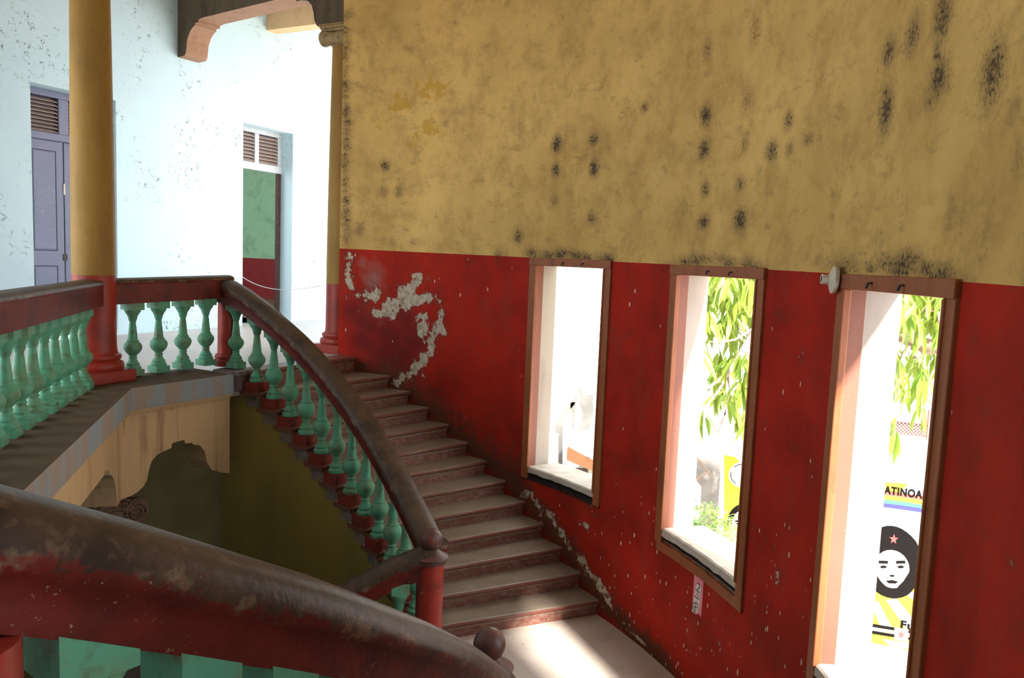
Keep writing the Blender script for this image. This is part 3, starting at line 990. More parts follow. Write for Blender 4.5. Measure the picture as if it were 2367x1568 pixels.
# ================================================================== stairs
def step_mesh_parts(parent, i, flip):
    f = mir if flip else (lambda a: a)
    z = ZT(i)
    zb = ZT(i + 1) if i < 12 else ZL
    ai, ao = f(NIN(i)), f(NOUT(i))
    bi, bo = f(NIN(i - 1)), f(NOUT(i - 1))
    ni, no = P(4.45, ai), P(RW - 0.004, ao)
    ki, ko = P(4.45, bi), P(RW - 0.004, bo)
    di, do = (ki - ni), (ko - no)
    Li, Lo = di.length, do.length
    di, do = di / Li, do / Lo
    mb = MB()
    sec = [(0.035, -0.05), (0.03, -0.042), (0.008, -0.04), (0.0, -0.03), (0.0, -0.016), (0.006, -0.005), (0.018, 0.0), (1, 0.0), (1, -0.05)]
    n = 10
    rings = []
    rnd = random.Random(i * 7 + flip)
    for k in range(n + 1):
        t = k / n
        p, d, LL = lerp(ni, no, t), lerp(di, do, t), lerp(Li, Lo, t)
        ring = []
        for fx, fz in sec:
            x = LL + 0.05 if fx == 1 else fx
            jj = rnd.uniform(-0.002, 0.002) if fx < 0.02 else 0
            q = p + d * (x + jj) + Vector((0, 0, z + fz))
            ring.append(q)
        rings.append(ring)
    me = mb.loft(rings)
    o = obj('tread', me, [M['tread'], M['nosing']], parent)
    for pl in o.data.polygons:
        c = pl.center + wpos(parent)
        if pl.normal.z < 0.75 :
            pl.material_index = 1
    mb = MB()
    sec = [(0.02, -0.048), (0.05, -0.048), (0.05, -0.078), (0.04, -0.078), (0.034, -0.07), (0.03, -0.06)]
    mm_ = MB().loft([[lerp(ni, no, t) + lerp(di, do, t) * fx + Vector((0, 0, z + fz)) for fx, fz in sec] for t in (0.004, 0.5, 1)])
    obj('moulding', mm_, M['mouldpale'], parent)  # moulding under the nosing, paler than the riser
    ri, ro = P(4.5, ai), P(RW - 0.004, ao)
    rings = []
    for k in range(n + 1):
        t = k / n
        p, d, LL = lerp(ri, ro, t), lerp(di, do, t), lerp(Li, Lo, t)
        ring = [(0.04, zb - 0.02), (0.04, z - 0.066), (0.028, z - 0.05), (LL + 0.03, z - 0.05), (LL + 0.03, zb - 0.02)]
        rings.append([p + d * x + Vector((0, 0, zz_)) for x, zz_ in ring])
    r = obj('riser', mb.loft(rings), [M['riser'], M['riserend']], parent)
    for pl in r.data.polygons:
        c = pl.center + wpos(parent)
        if math.hypot(c.x - CX, c.y - CY) < 4.53:
            pl.material_index = 1
    return o


def top_step(parent, flip):               # nosing and riser at the gallery edge
    f = mirp if flip else (lambda p: p)
    a, b = P(4.47, 68.5), P(6.6, 66.5)
    d = (b - a).normalized()
    back = Vector((-d.y, d.x, 0))
    mb = MB()
    sec = [(0.03, -0.055), (0.006, -0.045), (-0.006, -0.03), (-0.006, -0.014), (0.0, -0.002), (0.012, 0.004), (0.25, 0.004), (0.25, -0.055)]
    rings = [[f(p + back * x + Vector((0, 0, z))) for x, z in sec] for p in (a, lerp(a, b, 0.5), b)]
    obj('tread', mb.loft(rings), M['nosing'], parent)
    mb = MB()
    sec = [(0.035, -0.21), (0.035, -0.055), (0.3, -0.055), (0.3, -0.21)]
    rings = [[f(p + back * x + Vector((0, 0, z))) for x, z in sec] for p in (a, b)]
    obj('riser', mb.loft(rings), M['riser'], parent)


for flip in (False, True):
    st = empty('staircase', P(5.4, mir(33) if flip else 33, ZL),
               'curved stair flight of brown treads climbing along the windowed red wall' if not flip else 'curved stair flight hidden behind the near worn handrail in the foreground', 'stairs')
    for i in range(1, 13):
        step_mesh_parts(st, i, flip)
    top_step(st, flip)

# central flight going down from the landing between the two newel posts
AX = Vector((math.cos(R_(AXIS)), math.sin(R_(AXIS)), 0))
AY = Vector((-AX.y, AX.x, 0))
CC = Vector((CX, CY, 0))
st = empty('staircase', CC + AX * 4.3 + Vector((0, 0, ZL)), 'dark central flight dropping from the landing into the stairwell', 'stairs')
for k in range(1, 16):
    z = ZL - 0.165 * k
    x1 = 4.36 - 0.29 * (k - 1)
    mb = MB().box(CC + AX * (x1 - 0.31) + AY * -0.9 + Vector((0, 0, z - 0.045)), AX * 0.33, AY * 1.8, Vector((0, 0, 0.045)))
    bevel(obj('tread', mb, M['tread'], st), 0.012)
    mb = MB().box(CC + AX * (x1 - 0.28) + AY * -0.88 + Vector((0, 0, z - 0.17)), AX * 0.3, AY * 1.76, Vector((0, 0, 0.126)))
    obj('riser', mb, M['riser'], st)

# ================================================================== balusters and rails
BPROF = [(0.098, 0.085), (0.1, 0.1), (0.1, 0.118), (0.09, 0.128), (0.08, 0.142), (0.084, 0.152), (0.083, 0.166), (0.068, 0.182), (0.056, 0.205), (0.046, 0.232), (0.047, 0.238), (0.054, 0.244), (0.054, 0.256),
         (0.046, 0.262), (0.047, 0.275), (0.07, 0.3), (0.096, 0.335), (0.11, 0.37), (0.113, 0.395), (0.107, 0.425), (0.09, 0.452), (0.073, 0.466), (0.074, 0.47), (0.075, 0.482), (0.066, 0.488), (0.06, 0.5),
         (0.053, 0.58), (0.045, 0.66), (0.037, 0.735), (0.042, 0.742), (0.046, 0.752), (0.046, 0.762), (0.052, 0.772), (0.056, 0.8), (0.068, 0.83), (0.082, 0.853), (0.086, 0.857), (0.094, 0.872), (0.1, 0.884), (0.1, 0.902)]


def baluster_mesh(h, plinth, slope=0.0):
    mb = MB()
    s = 0.098 * h / 0.9 * 0.98
    if plinth == 'green':
        s = 0.099 * h
        mb.box((-s, -s, 0), (2 * s, 0, 0), (0, 2 * s, 0), (0, 0, 0.088 * h))
    prof = [(r * h, z * h) for r, z in BPROF]
    mb.lathe(prof, 20)
    s = 0.103 * h if plinth == 'green' else 0.092 * h
    q = 0.9 * h
    mb.box8([(-s, -s, q), (s, -s, q), (s, s, q), (-s, s, q), (-s, -s, h - s * slope), (s, -s, h - s * slope), (s, s, h + s * slope), (-s, s, h + s * slope)])
    me = mb.mesh('baluster', [M['green']], None, 35)
    return me


BAL = baluster_mesh(0.74, 'green')
BALS = baluster_mesh(0.80, 'block', 0.6)
BALSM = baluster_mesh(0.80, 'block', -0.6)
BALSC = baluster_mesh(0.80, 'block', 0.0)
blk = MB().box((-0.085, -0.1, 0), (0.17, 0, 0), (0, 0.2, 0), (0, 0, 0.1))
BLK = blk.mesh('plinth_block', [M['block']])


def place_baluster(parent, p, rot, me):
    o = link('baluster', me, parent)
    o.location = p - wpos(parent)
    o.rotation_euler = (0, 0, rot)
    return o


def place_block(bal):
    o = link('plinth_block', BLK, bal)
    o.location = (0, 0, -0.035)
    return o


RPROF = [(-0.072, 0.0), (0.072, 0.0), (0.075, 0.05), (0.078, 0.1), (0.092, 0.115), (0.104, 0.14), (0.106, 0.165), (0.1, 0.195), (0.085, 0.22), (0.06, 0.238), (0.03, 0.247), (0.0, 0.25),
         (-0.03, 0.247), (-0.06, 0.238), (-0.085, 0.22), (-0.1, 0.195), (-0.106, 0.165), (-0.104, 0.14), (-0.092, 0.115), (-0.078, 0.1), (-0.075, 0.05)]


QPROF = [(-0.1, 0.0), (0.1, 0.0), (0.1, 0.1), (0.1, 0.185), (0.108, 0.19), (0.108, 0.205), (0.095, 0.222), (0.05, 0.236), (0.0, 0.24), (-0.05, 0.236), (-0.095, 0.222), (-0.108, 0.205), (-0.108, 0.19), (-0.1, 0.185), (-0.1, 0.1)]
QV = [0.0, 0.0, 0.25, 0.42, 0.52, 0.62, 0.8, 1, 1, 1, 0.8, 0.62, 0.52, 0.42, 0.25]


def rail(name, parent, path, ends=True, wid=1.0, prof=None):
    """sweep along path (points at the crown of the rail)"""
    prof = prof or RPROF
    top = max(z for _, z in prof)
    rings, n = [], len(path)
    for i, p in enumerate(path):
        t = path[min(i + 1, n - 1)] - path[max(i - 1, 0)]
        t.z = 0
        t.normalize()
        side = Vector((t.y, -t.x, 0))
        rings.append([p + side * x * wid + Vector((0, 0, z - top)) for x, z in prof])
    mb = MB().loft(rings)
    o = obj(name, mb, M['rail'], parent, 50)
    uvl = o.data.uv_layers.new(name='UVMap')
    k = len(prof)
    nv = len(o.data.vertices)
    for pl in o.data.polygons:
        for li in pl.loop_indices:
            vi = o.data.loops[li].vertex_index
            uvl.data[li].uv = (0.0, QV[vi % k] if prof is QPROF else prof[vi % k][1] / top)
    return o


def samp(tab, x):
    tab = sorted(tab)
    if x <= tab[0][0]:
        return tab[0][1]
    for (x0, y0), (x1, y1) in zip(tab[:-1], tab[1:]):
        if x <= x1:
            t = (x - x0) / (x1 - x0)
            return y0 + (y1 - y0) * t
    return tab[-1][1]


RTOP = [(27.0, -0.985), (29.5, -0.98), (30.7, -0.96), (34.8, -0.772), (40.07, -0.5), (45.9, -0.185), (52.2, 0.15), (58.9, 0.484), (65.2, 0.768), (68.0, 0.885), (69.5, 0.94), (71.0, 0.975), (72.5, 0.985), (75, 0.985)]
RAILZ = 0.985
NEW_G = Vector((-3.09, 8.43, 0))          # gallery newel (right), its mirror serves the left flight
COLP = Vector((-3.84, 7.14, 0))           # column at the gallery corner


def newel_gallery(flip, label):
    f = mirp if flip else (lambda p: p)
    p = P(4.56, -38.55) if flip else f(NEW_G)
    p.z = 0.04
    t = empty('newel_post', p, label, 'post')
    mb = MB().lathe([(0.105, 0.13), (0.102, 0.2), (0.1, 0.5), (0.098, 0.6 if flip else 0.9)], 28, p)
    obj('shaft', mb, M['post'], t, 40)
    mb = MB().lathe([(0.135, 0.0), (0.14, 0.03), (0.138, 0.06), (0.125, 0.075), (0.13, 0.09), (0.132, 0.105), (0.122, 0.125), (0.105, 0.14)], 28, p)
    obj('base', mb, M['colred'], t, 30)
    return t


newel_gallery(False, 'round red post at the top of the far stair rail')
newel_gallery(True, 'dark red post under the near rail at lower left')


def landing_newel(p, ball_z, label):
    p = Vector((p.x, p.y, ZL))
    t = empty('newel_post', p, label, 'post')
    h = ball_z - ZL
    mb = MB().box(p + Vector((-0.15, -0.15, 0)), (0.3, 0, 0), (0, 0.3, 0), (0, 0, 0.1))
    bevel(obj('base', mb, M['post'], t), 0.01)
    mb = MB().lathe([(0.145, 0.1), (0.15, 0.12), (0.145, 0.15), (0.125, 0.165), (0.116, 0.18), (0.112, 0.3), (0.111, h - 0.19)], 32, p)
    obj('shaft', mb, M['post'], t, 40)
    mb = MB().lathe([(0.111, h - 0.19), (0.126, h - 0.185), (0.13, h - 0.17), (0.126, h - 0.155), (0.142, h - 0.15), (0.146, h - 0.135), (0.12, h - 0.12), (0.095, h - 0.105), (0.07, h - 0.085), (0.055, h - 0.07)], 32, p)
    obj('cap', mb, M['railcap'], t, 30)
    r = 0.094
    mb = MB().lathe([(max(0.002, r * math.sin(a)), h - r * math.cos(a)) for a in np.linspace(0.35, PI, 16)], 32, p)
    obj('ball', mb, M['railcap'], t, 60)
    return t


M['railcap'] = pmat('dark worn brown red paint', (0.12, 0.05, 0.038), [(8, 0.45, 0.65, (0.06, 0.028, 0.025), 0.7), (12, 0.58, 0.68, (0.22, 0.04, 0.03), 0.6), (45, 0.68, 0.73, (0.35, 0.22, 0.14), 0.6)], 0.45, 0.2, 30, 0.4)
NL1, NL2 = P(4.40, 28.2), P(4.417, 3.0)
landing_newel(NL1, -0.98, 'red round post with ball top standing at the foot of the far flight')
landing_newel(NL2, -0.90, 'post with dark ball top peeking over the near rail end')


def flight_balustrade(flip):
    f = mir if flip else (lambda a: a)
    t = empty('balustrade', P(RB, f(50), ZT(6)),
              'curved green baluster row with brown handrail descending the far stair flight' if not flip else 'big worn handrail sweeping across the foreground with green balusters below', 'railing')
    angs = list(np.linspace(73.0, 28.6, 46))
    path = [P(lerp(4.46, 4.52, min(1, max(0, (a - 36) / 14))) if flip else 4.46 if a < 70 else lerp(4.46, 4.52, (a - 70) / 3), f(a), samp(RTOP, a) - (0.02 if flip and a < 40 else 0)) for a in angs]
    rail('handrail', t, path, wid=1.12)
    if not flip:
        o = place_baluster(t, P(RB, f(70.6), 0.035), R_(f(70.6)), BAL)
        o.scale.z = (samp(RTOP, 70.6) - 0.25 - 0.03) / 0.74
    for i in range(1, 13):
        a = (66.4 if flip else 67.1) - 2.93 * (i - 1)
        o = place_baluster(t, P(RB, f(a), ZT(i) + 0.035), R_(f(a)), BALSM if flip else BALS)
        place_block(o)
        o.scale.z = (samp(RTOP, a) - 0.25 + 0.006 - ZT(i) - 0.035) / 0.8
    return t


flight_balustrade(False)
flight_balustrade(True)
for flip in (False, True):
    f = mir if flip else (lambda a: a)
    mb = MB()
    p = P(RB, f(70.6), 0)
    x, y = (p - CC).normalized(), None
    y = Vector((-x.y, x.x, 0))
    mb.box(p - x * 0.14 - y * 0.14 + Vector((0, 0, -0.2)), x * 0.28, y * 0.28, Vector((0, 0, 0.16)))
    mb.box(p - x * 0.17 - y * 0.17 + Vector((0, 0, -0.04)), x * 0.34, y * 0.34, Vector((0, 0, 0.06)))
    struct(bevel(obj('trim_%d' % (3 + flip), mb, M['riserend']), 0.012, 2))


def straight_balustrade(p0, p1, label, n, zr=RAILZ, z0=0.04, me=None, skip=(), margin=(0.2, 0.2), wid=1.0):
    t = empty('balustrade', lerp(p0, p1, 0.5) + Vector((0, 0, z0)), label, 'railing')
    d = (p1 - p0).normalized()
    LL = (p1 - p0).length
    path = [p0 + d * LL * k / 8 + Vector((0, 0, zr)) for k in range(9)]
    rail('handrail', t, path, wid=wid, prof=QPROF)
    rot = math.atan2(d.y, d.x)
    for k in range(n):
        s = margin[0] + (LL - margin[0] - margin[1]) * (k + 0.5) / n
        if k in skip:
            continue
        o = place_baluster(t, p0 + d * s + Vector((0, 0, z0)), rot, me or BAL)
        o.scale.z = (zr - 0.24 - z0 + 0.002) / 0.74
    return t


straight_balustrade(COLP, NEW_G, 'short railing with four green balusters between ochre column and red post', 4, margin=(0.24, 0.14))
COL2 = mirp(COLP)
straight_balustrade(COLP, COL2, 'long gallery railing of green balusters running from the column to the left edge', 19, margin=(0.3, 0.3), wid=1.1)
straight_balustrade(COL2, mirp(NEW_G), 'short railing out of frame at left beside the near flight', 4, margin=(0.24, 0.14))


def central_rail(p, sgn, zs, label):
    t = empty('balustrade', p + Vector((0, 0, ZL)), label, 'railing')
    path = []
    for k in range(24):
        s = -0.02 + k * 0.17
        z = zs - 0.02 - (0.3 * s if s < 0.3 else 0.09 + (s - 0.3) * 0.5)
        path.append(p - AX * s + Vector((0, 0, z)))
    rail('handrail', t, path)
    for k in range(1, 11):
        s = 0.1 + 0.29 * (k - 0.5)
        zt_ = ZL - 0.165 * k
        o = place_baluster(t, p - AX * s + AY * 0.0 + Vector((0, 0, zt_ + 0.035)), math.atan2(AX.y, AX.x), BALSC)
        zr_ = zs - 0.02 - (0.3 * s if s < 0.3 else 0.09 + (s - 0.3) * 0.5)
        o.scale.z = (zr_ - 0.25 - zt_ - 0.035 + 0.03) / 0.8
        place_block(o)
    return t


c1 = CC + AX * (NL1 - CC).dot(AX) + AY * (NL1 - CC).dot(AY)
c2 = CC + AX * (NL2 - CC).dot(AX) + AY * (NL2 - CC).dot(AY)
central_rail(c1, 1, -1.0, 'short dark handrail sloping down left from the ball topped red post')
central_rail(c2, -1, -1.0, 'descending railing hidden behind the foreground handrail')


# ================================================================== columns
def ionic(parent, p, zb, r, mat, rot, upto, K=1.0):
    """capital: echinus, two side scrolls with volutes, abacus; face direction rot"""
    R = Matrix.Rotation(rot, 3, 'Z')
    q = p + Vector((0, 0, zb))
    obj('echinus', MB().lathe([(r * 0.9, 0), (r * 1.02, 0.015), (r * 1.05, 0.035), (r * 0.95, 0.05), (r * 1.12, 0.075), (r * 1.18, 0.11)], 28, q), mat, parent, 40)
    h = upto - zb
    for sy in (-1, 1):
        # a scroll: spiral ribbon ridges at the front, bolster running through
        for sx in (-1, 1):
            c = Vector((sx * r * 1.22, 0, 0.085 * K))
            rings = []
            for yy, rr in ((-r * 1.12, 0.092 * K), (-r * 1.0, 0.1 * K), (-r * 0.6, 0.085 * K), (0, 0.068 * K), (r * 0.6, 0.085 * K), (r * 1.0, 0.1 * K), (r * 1.12, 0.092 * K)):
                rings.append([q + R @ (c + Vector((rr * math.cos(a), yy, rr * math.sin(a)))) for a in np.linspace(0, 2 * PI, 19)[:-1]])
            if sy > 0:
                obj('scroll', MB().loft(rings), mat, parent, 50)
            sp = []
            for k in range(40):
                a = k / 39 * 4.6 * PI
                rr = 0.088 * K * (1 - k / 39 * 0.82)
                sp.append(q + R @ (c + Vector((sx * rr * math.cos(a + PI / 2), sy * (r * 1.13), rr * math.sin(a + PI / 2)))))
            obj('volute', MB().tube(sp, [0.013 * K * (1 - 0.4 * k / 39) for k in range(40)], 6), mat, parent, 60)
    for sy in (-1, 1):
        for q_, zq in enumerate((0.1, 0.135, 0.17)):
            ch = []
            for k in range(11):
                x = (k / 5 - 1) * r * 1.15
                ch.append(q + R @ Vector((x, sy * r * (1.1 - 0.03 * q_), (zq - 0.03 + (0.0 if K == 1 else 0.075) * (1 - (k / 5 - 1) ** 2) - (0.015 if K == 1 else 0)) * K)))
            obj('channel_rib', MB().tube(ch, 0.014 * K, 6), mat, parent, 60)
        obj('channel', MB().box(q + R @ Vector((-r * 1.15, -r * 1.08, 0.075 * K)), R @ Vector((2.3 * r, 0, 0)), R @ Vector((0, 2.16 * r, 0)), Vector((0, 0, 0.1 * K))), mat, parent) if sy > 0 else None
    mb = MB()
    a0 = r * (1.38 if K == 1 else 1.12)
    for (e, z0, z1) in ((a0 * 0.94, h - 0.085, h - 0.05), (a0, h - 0.05, h - 0.015), (a0 * 1.05, h - 0.015, h)):
        mb.box(q + R @ Vector((-e, -e, z0)), R @ Vector((2 * e, 0, 0)), R @ Vector((0, 2 * e, 0)), Vector((0, 0, z1 - z0)))
    bevel(obj('abacus', mb, mat, parent), 0.006)


def column(p, zb, ztop, r, label, rot, capmat, dado, square=True, shaftmat=None, dadoz=0.98, K=1.0):
    t = empty('column', p + Vector((0, 0, zb)), label, 'column')
    q = p + Vector((0, 0, zb))
    R = Matrix.Rotation(rot, 3, 'Z')
    s = r * 1.36
    mb = MB().box(q + R @ Vector((-s, -s, 0)), R @ Vector((2 * s, 0, 0)), R @ Vector((0, 2 * s, 0)), Vector((0, 0, 0.11)))
    bevel(obj('plinth', mb, M['colred'] if dado else shaftmat, t), 0.01)
    mb = MB().lathe([(r * 1.28, 0.11), (r * 1.34, 0.13), (r * 1.35, 0.155), (r * 1.3, 0.18), (r * 1.18, 0.19), (r * 1.14, 0.2), (r * 1.2, 0.21), (r * 1.23, 0.232), (r * 1.19, 0.25), (r * 1.06, 0.262), (r * 1.03, 0.28)], 40, q)
    obj('base', mb, M['colred'] if dado else shaftmat, t, 40)
    if dado:
        mb = MB().lathe([(r * 1.03, 0.27), (r * 1.0, 0.34), (r * 1.0, dadoz)], 40, q)
        obj('shaft_foot', mb, M['colred'], t, 40)
        lo = dadoz
    else:
        lo = 0.27
    hh = ztop - zb
    mb = MB().lathe([(r * (1.0 - 0.16 * (k / 12) ** 1.6), lo + (hh - 0.25 * K - lo) * k / 12) for k in range(13)], 40, q)
    obj('shaft', mb, shaftmat, t, 40)
    ionic(t, p, ztop - 0.26 * K, r * 0.86, capmat, rot, ztop, K)
    return t


WROT = math.atan2(WD.y, WD.x)
column(COLP, 0.04, 4.32, 0.182, 'tall ochre column with red foot at the gallery corner, left', WROT, M['capital'], True, shaftmat=M['colyel'])
COLF = at_z(787, 813, 0)
column(COLF, 0.0, 4.17, 0.2, 'slimmer looking ochre half column against the end of the stained yellow wall', WROT, M['capital'], True, shaftmat=M['colyel'], dadoz=0.9)
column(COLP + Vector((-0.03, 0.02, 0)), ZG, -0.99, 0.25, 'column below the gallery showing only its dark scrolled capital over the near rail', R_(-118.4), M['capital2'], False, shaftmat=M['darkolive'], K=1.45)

# ================================================================== beam over the corridor
t0, t1 = 3.4, 0.0
sC = (COLF - W0).dot(WD)
tC = (COLF - W0).dot(WN)


def bracket(t_at, sg):                     # profile from the support outwards (t, z)
    return [(t_at, 4.3 if sg < 0 else 4.1), (t_at + sg * 0.16, 4.3 if sg < 0 else 4.1)]


bt = empty('ceiling_beam', Wp(sC, 1.6, 4.9), 'dark beam with curled end brackets crossing the corridor at the top', 'beam')
LB = tC + 0.3
prof = [(0.0, 4.16), (0.2, 4.16), (0.235, 4.2), (0.25, 4.26), (0.27, 4.38), (0.33, 4.48), (0.41, 4.545), (0.47, 4.57), (0.47, 4.6), (0.56, 4.6), (0.56, 4.635), (0.66, 4.65),
        (tC - 0.95, 4.65), (tC - 0.85, 4.64), (tC - 0.85, 4.60), (tC - 0.76, 4.60), (tC - 0.76, 4.565), (tC - 0.66, 4.565), (tC - 0.54, 4.54), (tC - 0.46, 4.48), (tC - 0.42, 4.38), (tC - 0.4, 4.28), (tC - 0.35, 4.2), (tC - 0.28, 4.17), (LB, 4.17), (LB, 5.4), (0.0, 5.4)]
bw_ = 0.36
BE = Wp(1.3, 0, 0)
BT = COLF - BE
BT.z = 0
tl = BT.length
BT.normalize()
BS = Vector((-BT.y, BT.x, 0))
if BS.dot(WD) < 0:
    BS = -BS
dt = tl - tC
o = obj('beam_body', MB().prism([BE + BT * (t + (dt if t > 1.2 else 0)) - BS * bw_ / 2 + Vector((0, 0, z)) for t, z in prof], BS * bw_), [M['beam'], M['beamlow']], bt)
for pl in o.data.polygons:
    if abs(pl.normal.dot(BS)) < 0.5:
        pl.material_index = 1
jt = empty('ceiling_joist', Wp(3.05, 1.6, 5.1), 'pale cream joist under the corridor ceiling beyond the dark beam', 'beam')
obj('joist_body', MB().box(Wp(2.95, 0, 5.05), WN * 3.4, WD * 0.25, Vector((0, 0, 0.34))), M['joist'], jt)
jt2 = empty('ceiling_joist', Wp(6.05, 1.6, 5.1), 'second pale joist farther down the corridor, mostly behind the column', 'beam')
obj('joist_body', MB().box(Wp(5.95, 0, 5.05), WN * 3.4, WD * 0.25, Vector((0, 0, 0.34))), M['joist'], jt2)

# ================================================================== doors
def slats(parent, s0, s1, z0, z1, t, n):
    for k in range(n):
        z = z0 + (z1 - z0) * (k + 0.5) / n
        hgt = (z1 - z0) / n
        mb = MB().box8([Wp(s0, t - 0.03, z + hgt * 0.25), Wp(s1, t - 0.03, z + hgt * 0.25), Wp(s1, t + 0.02, z - hgt * 0.5), Wp(s0, t + 0.02, z - hgt * 0.5),
                        Wp(s0, t - 0.03, z + hgt * 0.42), Wp(s1, t - 0.03, z + hgt * 0.42), Wp(s1, t + 0.02, z - hgt * 0.3), Wp(s0, t + 0.02, z - hgt * 0.3)])
        obj('slat', mb, M['slat'], parent)


def bar(parent, name, s0, s1, z0, z1, t0_, t1_, mat, bv=0.006):
    o = obj(name, MB().box(Wp(s0, t0_, z0), WD * (s1 - s0), WN * (t1_ - t0_), Vector((0, 0, z1 - z0))), mat, parent)
    return bevel(o, bv) if bv else o


TD = -0.29                                # door plane, set back in the wall
d1 = struct(empty('door_1', Wp(-0.55, TD, 0)))
s0, s1, zt = DO1
bar(d1, 'frame_head', s0, s1, zt - 0.09, zt, TD - 0.05, TD + 0.03, M['doorblue'])
bar(d1, 'frame_jamb', s0, s0 + 0.07, 0, zt - 0.09, TD - 0.05, TD + 0.03, M['doorblue'])
bar(d1, 'frame_jamb', s1 - 0.07, s1, 0, zt - 0.09, TD - 0.05, TD + 0.03, M['doorblue'])
mid_ = -0.53
bar(d1, 'transom_bar', s0 + 0.07, s1 - 0.07, 2.655, 2.75, TD - 0.04, TD + 0.04, M['doorblue'])
bar(d1, 'mullion', mid_ - 0.07, mid_ + 0.07, 2.75, zt - 0.09, TD - 0.04, TD + 0.02, M['doorblue'])
slats(d1, s0 + 0.07, mid_ - 0.075, 2.76, zt - 0.1, TD - 0.01, 9)
slats(d1, mid_ + 0.075, s1 - 0.07, 2.76, zt - 0.1, TD - 0.01, 9)
bar(d1, 'transom_back', s0 + 0.02, s1 - 0.02, 2.7, zt - 0.05, TD - 0.075, TD - 0.06, M['doorgroove'], 0)


def leaf(parent, a, b):
    lf = bar(parent, 'door_leaf', a, b, 0.01, 2.65, TD - 0.04, TD, M['doorblue'])
    for z0, z1 in ((0.2, 0.98), (1.18, 2.52)):
        mb = MB()
        g = 0.012
        p0, p1 = a + 0.1, b - 0.1
        for (x0, x1, y0, y1) in ((p0, p1, z1 - g, z1), (p0, p1, z0, z0 + g), (p0, p0 + g, z0, z1), (p1 - g, p1, z0, z1)):
            mb.box(Wp(x0, TD - 0.002, y0), WD * (x1 - x0), WN * 0.004, Vector((0, 0, y1 - y0)))
        obj('panel_groove', mb, M['doorgroove'], lf)
        bevel(obj('panel', MB().box(Wp(p0 + 0.02, TD - 0.01, z0 + 0.02), WD * (p1 - p0 - 0.04), WN * 0.018, Vector((0, 0, z1 - z0 - 0.04))), M['doorblue'], lf), 0.012)
    return lf


leaf(d1, s0 + 0.072, mid_ - 0.006)
leaf(d1, mid_ + 0.006, s1 - 0.072)
bar(d1, 'meeting_gap', mid_ - 0.006, mid_ + 0.006, 0.01, 2.65, TD - 0.04, TD - 0.02, M['doorgroove'], 0)
bar(d1, 'lock_plate', mid_ - 0.03, mid_ + 0.03, 1.05, 1.14, TD, TD + 0.008, M['iron'], 0)
bar(d1, 'latch', mid_ - 0.012, mid_ + 0.012, 1.95, 2.1, TD, TD + 0.012, M['porcelain'], 0)

d2 = struct(empty('door_2', Wp(3.05, TD, 0)))
s0, s1, zt = DO2
bar(d2, 'frame_head', s0, s1, zt - 0.08, zt, TD - 0.04, TD + 0.03, M['doorgrey'])
bar(d2, 'transom_bar', s0, s1, 2.70, 2.83, TD - 0.04, TD + 0.04, M['doorgrey'])
md_ = 3.03
bar(d2, 'mullion', md_ - 0.05, md_ + 0.05, 2.83, zt - 0.08, TD - 0.04, TD + 0.02, M['doorgrey'])
bar(d2, 'frame_jamb', s0, s0 + 0.07, 2.83, zt - 0.08, TD - 0.04, TD + 0.02, M['doorgrey'])
bar(d2, 'frame_jamb', s1 - 0.09, s1, 2.83, zt - 0.08, TD - 0.04, TD + 0.02, M['doorgrey'])
slats(d2, s0 + 0.07, md_ - 0.05, 2.84, zt - 0.09, TD - 0.01, 8)
slats(d2, md_ + 0.05, s1 - 0.09, 2.84, zt - 0.09, TD - 0.01, 8)
bar(d2, 'transom_back', s0 + 0.02, s1 - 0.02, 2.75, zt - 0.05, TD - 0.075, TD - 0.06, M['doorgroove'], 0)
bar(d2, 'door_post', s1 - 0.09, s1 - 0.02, 0, 2.70, TD - 0.04, TD + 0.03, M['darkpost'])
bar(d2, 'door_post', s0, s0 + 0.07, 0, 2.70, TD - 0.04, TD + 0.03, M['darkpost'])

# ================================================================== small things
wr = []
pa, pb = Wp(2.44, 0.01, 0), COLF + Vector((-0.24, 0.02, 0))
za = EYE + (at_plane(562, 641, W0, WN).z - EYE)
zb_ = at_plane(752, 660, pb, WD).z
for k in range(15):
    t = k / 14
    p = lerp(pa, pb, t)
    p.z = lerp(za, zb_, t) - 0.16 * 4 * t * (1 - t) * (1 - 0.35 * t)
    wr.append(p)
tag(obj('wire', MB().tube(wr, 0.005, 6), M['wire']), 'thin white wire sagging across the open doorway to the half column', 'wire')

a, z = at_wall(1943, 648)
ax_ = (CC - P(1, a)).normalized()
tilt = (ax_ + Vector((-0.55, 0.35, 0.06))).normalized()
qx = tilt.to_track_quat('Z', 'Y').to_matrix()
p = P(RW - 0.035, a, z)
lt = empty('lamp_socket', p, 'round white porcelain lamp socket at the top left corner of the rightmost window', 'lamp')
obj('disc', MB().lathe([(0.03, -0.02), (0.074, -0.012), (0.08, 0.0), (0.078, 0.012), (0.055, 0.022), (0.034, 0.03), (0.03, 0.035)], 28, p, 0, qx), M['porcelain'], lt, 40)
obj('socket', MB().lathe([(0.028, 0.03), (0.027, 0.06), (0.03, 0.068), (0.026, 0.072), (0.02, 0.07), (0.018, 0.03)], 20, p, 0, qx), M['porcelain'], lt, 40)
obj('socket_mouth', MB().lathe([(0.019, 0.05), (0.019, 0.0695)], 16, p, 0, qx), M['black'], lt)

# pink paper strip under the middle window
PK = pmat('pink paper', (0.85, 0.25, 0.32), [(20, 0.5, 0.7, (0.8, 0.35, 0.35), 0.6)], 0.7)
PW_ = pmat('white paper', (0.7, 0.65, 0.58), [(30, 0.5, 0.7, (0.6, 0.52, 0.45), 0.6)], 0.7)
INK = pmat('grey ink', (0.05, 0.045, 0.06), [], 0.6)
INKR = pmat('red ink', (0.75, 0.08, 0.06), [], 0.6)


